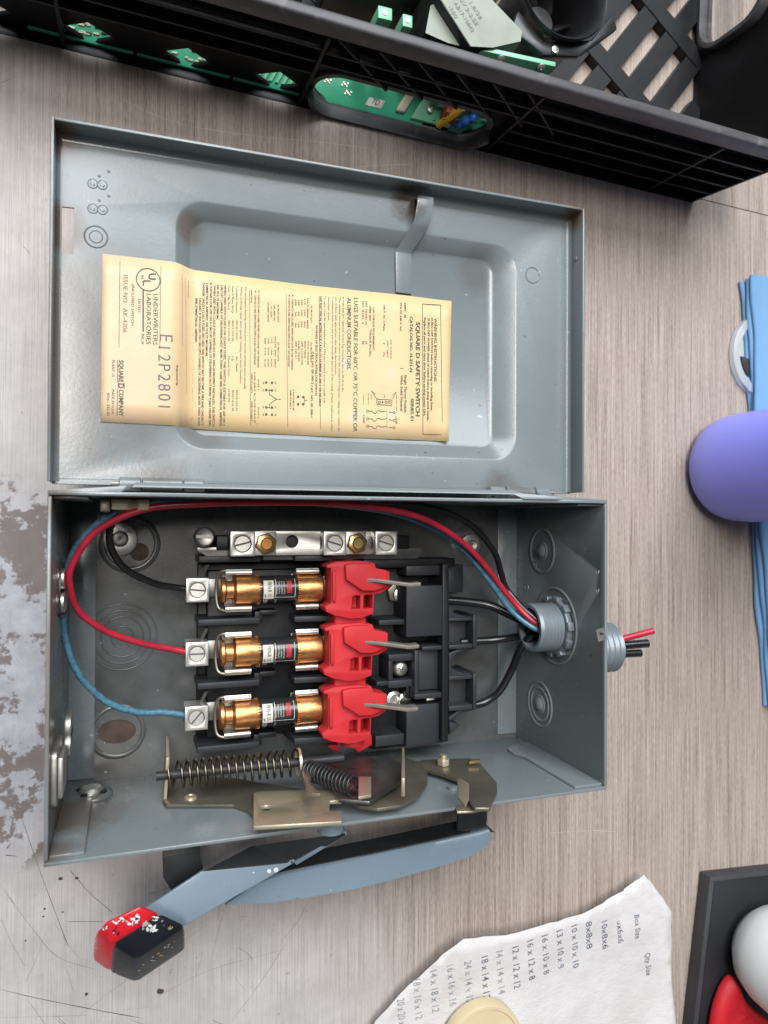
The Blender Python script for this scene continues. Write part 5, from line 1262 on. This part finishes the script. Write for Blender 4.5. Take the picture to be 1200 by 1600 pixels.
for k, (tx, l) in enumerate((('P 1.8/36', 18), ('0V 2-2.2E', 20), ('AB17-10842', 22), ('-580', 9))):
    vs, fs, _ = text2d(tx, l * .72, 2.0, .01); mb.add([tuple(base + dv * (3 + u) + uv * (9.5 - k * 4 + v)) for u, v in vs], fs)
mb.build('printing', 'grey_print', o1, smooth=0, recalc=False)
block('power_module', [(664, 52), (672, 8), (684, 2), (724, 74), (700, 68)], 58, 36, 'smaller pale-labelled module leaning left of the white-labelled power module', 'adapter_label')
# black fan
fc = Vector(az(882, -14, 58)); fan = thing('cooling_fan', (fc.x, fc.y, 18), 'round black cooling fan lying in the crate', 'fan')
MB().lathe([(22, -40), (24, -38), (24, -6), (26.5, 0), (26, 1.5), (24, 0), (21.5, -5), (21.5, -40)], tuple(fc), n=44, closed=True).build('duct', 'fan_black', fan, smooth=40)
MB().lathe([(9, -38), (9, -26), (8, -24.5), (.01, -24.2)], tuple(fc), n=30).build('hub', 'fan_black', fan)
for k in range(7):
    a = 2 * math.pi * k / 7; p, q = fc + Vector((9 * math.cos(a), 9 * math.sin(a), -30)), fc + Vector((21 * math.cos(a + .3), 21 * math.sin(a + .3), -31))
    MB().bar(tuple(p), tuple(q), 1.6, 10, (math.sin(a) * .6, -math.cos(a) * .6, .8)).build('blade', 'fan_black', fan, bevel=.4)
lugp = [(800, 45), (810, 15), (850, 65), (925, 62), (958, 20), (965, 45), (905, 88), (850, 86)]
q = [az(*p, 54) for p in lugp]; MB().prism(q, (0, 0, -4)).build('mounting_flange', 'fan_black', fan, bevel=.8)
for px in ((853, 53), (866, 79)): p = az(*px, 54.2); MB().lathe([(2.2, 0), (2, 1.2), (.01, 1.6)], p, n=14).build('screw', 'zinc', fan)
MB(cf).box(206, 262, 40, 78, 7.7, 57).build('junction_box', 'fan_black', bevel=1.5, label='dark box behind the crate rim left of the labelled modules', cat='module')
MB(cf).box(272, 330, 38, 80, 7.7, 62).build('light_block', 'fan_black', bevel=1.5, label='unseen black box added in the crate to block light behind the third diamond opening', cat='module')  # added box, hidden behind the boards, stops light leaking through the opening
MB(cf).box(334, 462, 38, 84, 7.7, 62).build('long_light_block', 'fan_black', bevel=1.5, label='long unseen black box added in the crate to block light behind the left diamond openings', cat='light blocker')  # added unseen box keeps light from passing the left openings onto the bench
for px, py, w_, lab in ((602, 30, 7, 'small green terminal block peeping over the crate rim at left'), (637, 42, 5, 'tall green terminal block peeping over the crate rim beside the pale module')):
    p = cy_(px, py, 9); o_ = thing('terminal_block', (p.x, p.y, p.z - 12), lab, 'terminal block')
    MB().box(p.x - w_ / 2, p.x + w_ / 2, p.y, p.y + 6, p.z - 40, p.z).build('housing', 'pcb_pale', o_, bevel=.4)
    MB().lathe([(1.2, 0), (1.1, .5), (.01, .6)], (p.x, p.y + 3, p.z), n=12).build('screw', 'zinc', o_)
# ================================================================== OBJECTS AT THE RIGHT AND FRONT
# violet bottle
bt = thing('plastic_bottle', (407, 25.5, 0), 'translucent violet-blue plastic bottle standing beside the blue cloth', 'bottle')
MB().lathe([(.01, 1.0), (20, 1.0), (26, 0), (30.5, 2.2), (33.5, 6.5), (35, 13), (35.4, 22), (35.2, 110), (34, 128), (29, 145), (20, 158), (14, 166), (13, 176)], (407, 25.5, 0), n=56).build('bottle_body', 'violet_plastic', bt, smooth=50)
for sg in (-1, 1): MB().box(407 - .3, 407 + .3, 25.5 + sg * 35.1, 25.5 + sg * 35.6, 22, 110).build('mould_seam', 'violet_plastic', bt)
MB().lathe([(15, 172), (15.4, 173), (15.4, 192), (14.6, 193.5), (.01, 193.5)], (407, 25.5, 0), n=36).build('cap', 'white_plastic', bt, smooth=40)
# folded cloth: stacked layers
cl = thing('folded_cloth', (470, 10, 0), 'folded blue microfibre cloth lying behind the violet bottle', 'cloth')
for k in range(3):
    b = MB(); n = 34; rings = []
    for i in range(n + 1):
        f = i / n; yy = 156 - 292 * f + (0 if 0 < i < n else 0)
        xl = 419.5 + 21 * f + k * 1.1 + 1.8 * math.sin(f * 7 + k * .5) + .8 * math.sin(f * 23 + k * 2) + .4 * math.sin(f * 47 + k) - (3 if f < .06 else 0) * 0
        if f < .04: yy += (k - 1.5) * 1.5
        z0 = .2 + k * 2.9 + .35 * math.sin(f * 11 + k); h = 2.75
        ring = [(xl + 1.4, yy, z0), (xl + .3, yy, z0 + .5), (xl, yy, z0 + 1.4), (xl + .3, yy, z0 + 2.3), (xl + 1.6, yy, z0 + h), (xl + 12, yy, z0 + h + .7 * math.sin(f * 23 + k)), (xl + 40, yy, z0 + h + .9 * math.sin(f * 15 + 2)), (555, yy, z0 + h), (556, yy, z0)]
        rings.append(ring)
    b.loft(rings, cap0=True, cap1=True).build('fold_layer', 'blue_microfibre', cl, smooth=60)
# clear plastic ring with dark insert
c = az(1200, 557, 3); rg = thing('plastic_ring', (c[0] - 2, c[1], 0), 'clear plastic ring with black insert half under the blue cloth', 'plastic ring')
MB().lathe([(24, 0), (29.5, 0), (30, .8), (29.5, 4.2), (28.8, 4.6), (24.6, 4.6), (24, 4.0)], (c[0] - 2, c[1], .1), n=56, closed=True).build('ring', 'clear_plastic', rg, smooth=40)
MB().lathe([(.01, .1), (23.8, .1), (23.8, .9), (.01, .9)], (c[0] - 2, c[1], .1), n=48).build('disc', 'clear_plastic', rg)
MB().prism([(c[0] - 2 + 22 * math.cos(a), c[1] + 22 * math.sin(a), 1.2) for a in [math.radians(180 + 4 + 150 * i / 12) for i in range(13)]], (0, 0, 2.2)).build('insert', 'pad_black', rg, bevel=.4)
# box-size list on white paper
PX = [(575, 1640), (590, 1600), (625, 1555), (680, 1498), (722, 1462), (785, 1456), (855, 1440), (908, 1428), (942, 1412), (975, 1393), (990, 1380), (1008, 1368), (1022, 1385), (1045, 1420), (1047, 1470), (1050, 1600), (1052, 1700), (560, 1700)]
def pz(x, y): return 11 + 2.5 * math.sin(x * .03 + 1) + 1.2 * math.sin(y * .07) + max(0, (x - 318) / 20) * 2.2 + .55 * abs(math.sin(x * .11 + y * .05)) + .5 * abs(math.sin(x * .05 - y * .13 + 1))
pb = thing('paper_sheet', (255, -290, 0), 'white paper sheet listing box sizes with a curled torn corner', 'paper')
P2 = []
for i, p in enumerate(PX):
    q = PX[(i + 1) % len(PX)]
    for k in range(4):
        t = k / 4; x, y = p[0] + (q[0] - p[0]) * t, p[1] + (q[1] - p[1]) * t
        w = az(x + random.uniform(-1.2, 1.2), y + random.uniform(-1.2, 1.2), 12); P2.append(Vector((w[0], w[1])))
xs_ = [p.x for p in P2]; ys_ = [p.y for p in P2]
pts = list(P2)
def inside(p):
    c = False; n = len(P2)
    for i in range(n):
        a, b_ = P2[i], P2[(i + 1) % n]
        if (a.y > p.y) != (b_.y > p.y) and p.x < (b_.x - a.x) * (p.y - a.y) / (b_.y - a.y) + a.x: c = not c
    return c
gx = min(xs_)
while gx < max(xs_):
    gy = min(ys_)
    while gy < max(ys_):
        v = Vector((gx + random.uniform(-1, 1), gy + random.uniform(-1, 1)))
        if inside(v) and min((v - q).length for q in P2) > 2.5: pts.append(v)
        gy += 6
    gx += 6
o = geometry.delaunay_2d_cdt(pts, [(i, (i + 1) % len(P2)) for i in range(len(P2))], [], 1, 1e-5)
mb = MB().add([(v.x, v.y, pz(v.x, v.y)) for v in o[0]], [tuple(f) for f in o[2]])
sh = mb.build('sheet', 'white_paper', pb, smooth=60, recalc=True)
sd_ = sh.modifiers.new('thick', 'SOLIDIFY'); sd_.thickness = .00025; sd_.offset = 0
MB().box(215, 325, -400, -290, 0, 6).build('backing_board', 'tape_tan', pb, bevel=.5)
mb = MB(); ml = MB()
def ptext(px0, py0, py1, tx, cap, m, bold=.004):
    a, c = az(px0, py0, 12.5), az(px0, py1, 12.5); l = math.hypot(c[0] - a[0], c[1] - a[1])
    d = Vector((.10, -1)).normalized(); n_ = Vector((-d.y, d.x))
    vs, fs, _ = text2d(tx, l, cap, bold)
    m.add([(a[0] + d.x * u + n_.x * v, a[1] + d.y * u + n_.y * v, pz(a[0] + d.x * u + n_.x * v, a[1] + d.y * u + n_.y * v) + .32) for u, v in vs], fs)
c1x = lambda cx, cy: (560 + cx / 1.875, 1340 + cy / 1.875)
for cx, y0, y1, tx, m in ((764, 192, 262, '6x6x6', mb), (715, 190, 278, '10x8x6', mb), (667, 190, 277, '8x8x8', mb), (622, 200, 332, '10 x 10 x 10', mb), (577, 212, 332, '13 x 10 x 8', mb), (533, 226, 348, '16 x 10 x 8', mb), (488, 238, 362, '16 x 12 x 8', mb), (444, 255, 388, '12 x 12 x 12', mb), (397, 268, 402, '14 x 14 x 14', ml), (353, 283, 416, '18 x 14 x 12', mb), (305, 297, 430, '24 x 14 x 12', ml), (256, 312, 440, '16 x 16 x 16', ml), (207, 330, 462, '14 x 18 x 12', ml), (160, 360, 485, '18 x 16 x 12', ml), (115, 420, 530, '20 x 20 x 20', ml)):
    p0, p1_ = c1x(cx, y0), c1x(cx, y1); ptext(p0[0], p0[1], p1_[1], tx, 4.3, m)
p0, p1_ = c1x(812, 172), c1x(812, 245); ptext(p0[0], p0[1], p1_[1], 'Box Size', 3.4, mb); p0, p1_ = c1x(846, 285), c1x(846, 355); ptext(p0[0], p0[1], p1_[1], 'Qty Size', 3.4, mb)
simple('ink_blue', (.16, .17, .22), .6, 0, .5, 200); simple('ink_faded', (.34, .34, .36), .6, 0, .5, 200)
mb.build('printing', 'ink_blue', pb, smooth=0, recalc=False); ml.build('printing', 'ink_faded', pb, smooth=0, recalc=False)
c = az(757, 1640, 23)
tr = thing('tape_roll', (c[0], c[1], 14), 'tan roll of tape lying on the paper sheet', 'tape roll')
MB().lathe([(5, 15), (23, 15), (24, 15.6), (24, 22), (23.2, 23), (21.5, 23.1), (21, 22.4), (5.4, 22.4), (5, 22)], (c[0], c[1], 0), n=56, closed=True).build('roll', 'tape_tan', tr, smooth=40)
MB().lathe([(4.4, 15), (5, 15), (5, 22.8), (4.4, 22.8)], (c[0], c[1], 0), n=40, closed=True).build('core', 'component_cream', tr)
# black slab with white bottle and red cloth
a, b2, c2_ = az(1110, 1371, 10), az(1200, 1369, 10), az(1072, 1640, 10)
pad = thing('black_box', (430, -300, 0), 'flat black box lying in the front right corner', 'box')
MB().prism([(a[0], a[1], 10), (540, a[1] - 10, 10), (540, -430, 10), (c2_[0] - 8, -430, 10)], (0, 0, -9.9)).build('box_body', 'pad_edge', pad, bevel=1.2)
MB().prism([(a[0] + 3.2, a[1] - 3.0, 10.4), (538, a[1] - 13, 10.4), (538, -428, 10.4), (c2_[0] - 4.4, -428, 10.4)], (0, 0, -.3)).build('lid_panel', 'pad_black', pad)
c = az(1243, 1512, 42)
wb = thing('white_bottle', (c[0], c[1], 10.4), 'round white plastic bottle standing on the flat black box', 'bottle')
MB().lathe([(.01, 10.5), (14, 10.5), (22, 13), (28, 20), (31.5, 30), (32.5, 42), (32, 70), (28, 88), (18, 98), (12, 102), (12, 112), (.01, 112)], (c[0], c[1], 0), n=56).build('bottle_body', 'white_plastic', wb, smooth=60)
MB().lathe([(13.5, 108), (13.5, 124), (12.5, 125), (.01, 125)], (c[0], c[1], 0), n=36).build('cap', 'white_plastic', wb, smooth=40)
# red crumpled fabric
rf = [(1112, 1605), (1118, 1575), (1128, 1545), (1144, 1521), (1152, 1532), (1158, 1552), (1172, 1572), (1192, 1588), (1215, 1600), (1220, 1660), (1110, 1660)]
top = [az(*p, 17) for p in rf]; cx = sum(p[0] for p in top) / len(top); cyy = sum(p[1] for p in top) / len(top)
mb = MB(); N = len(rf); rings = []
for k, (sc, z) in enumerate(((1.0, 10.6), (1.0, 15), (.93, 18.5), (.72, 21), (.45, 20.5), (.2, 22), (.02, 21.5))):
    rings.append([(cx + (p[0] - cx) * sc + random.uniform(-.6, .6) * (k > 1), cyy + (p[1] - cyy) * sc, z + (random.uniform(-1.3, 1.3) if k > 1 else 0)) for p in top])
mb.loft(rings, cap0=True, cap1=True)
ro = mb.build('red_cloth', 'red_fabric', smooth=50, label='crumpled red fabric lying against the white bottle', cat='cloth')
ss = ro.modifiers.new('sub', 'SUBSURF'); ss.levels = 1; ss.render_levels = 2

bpy.data.objects.remove(_to)
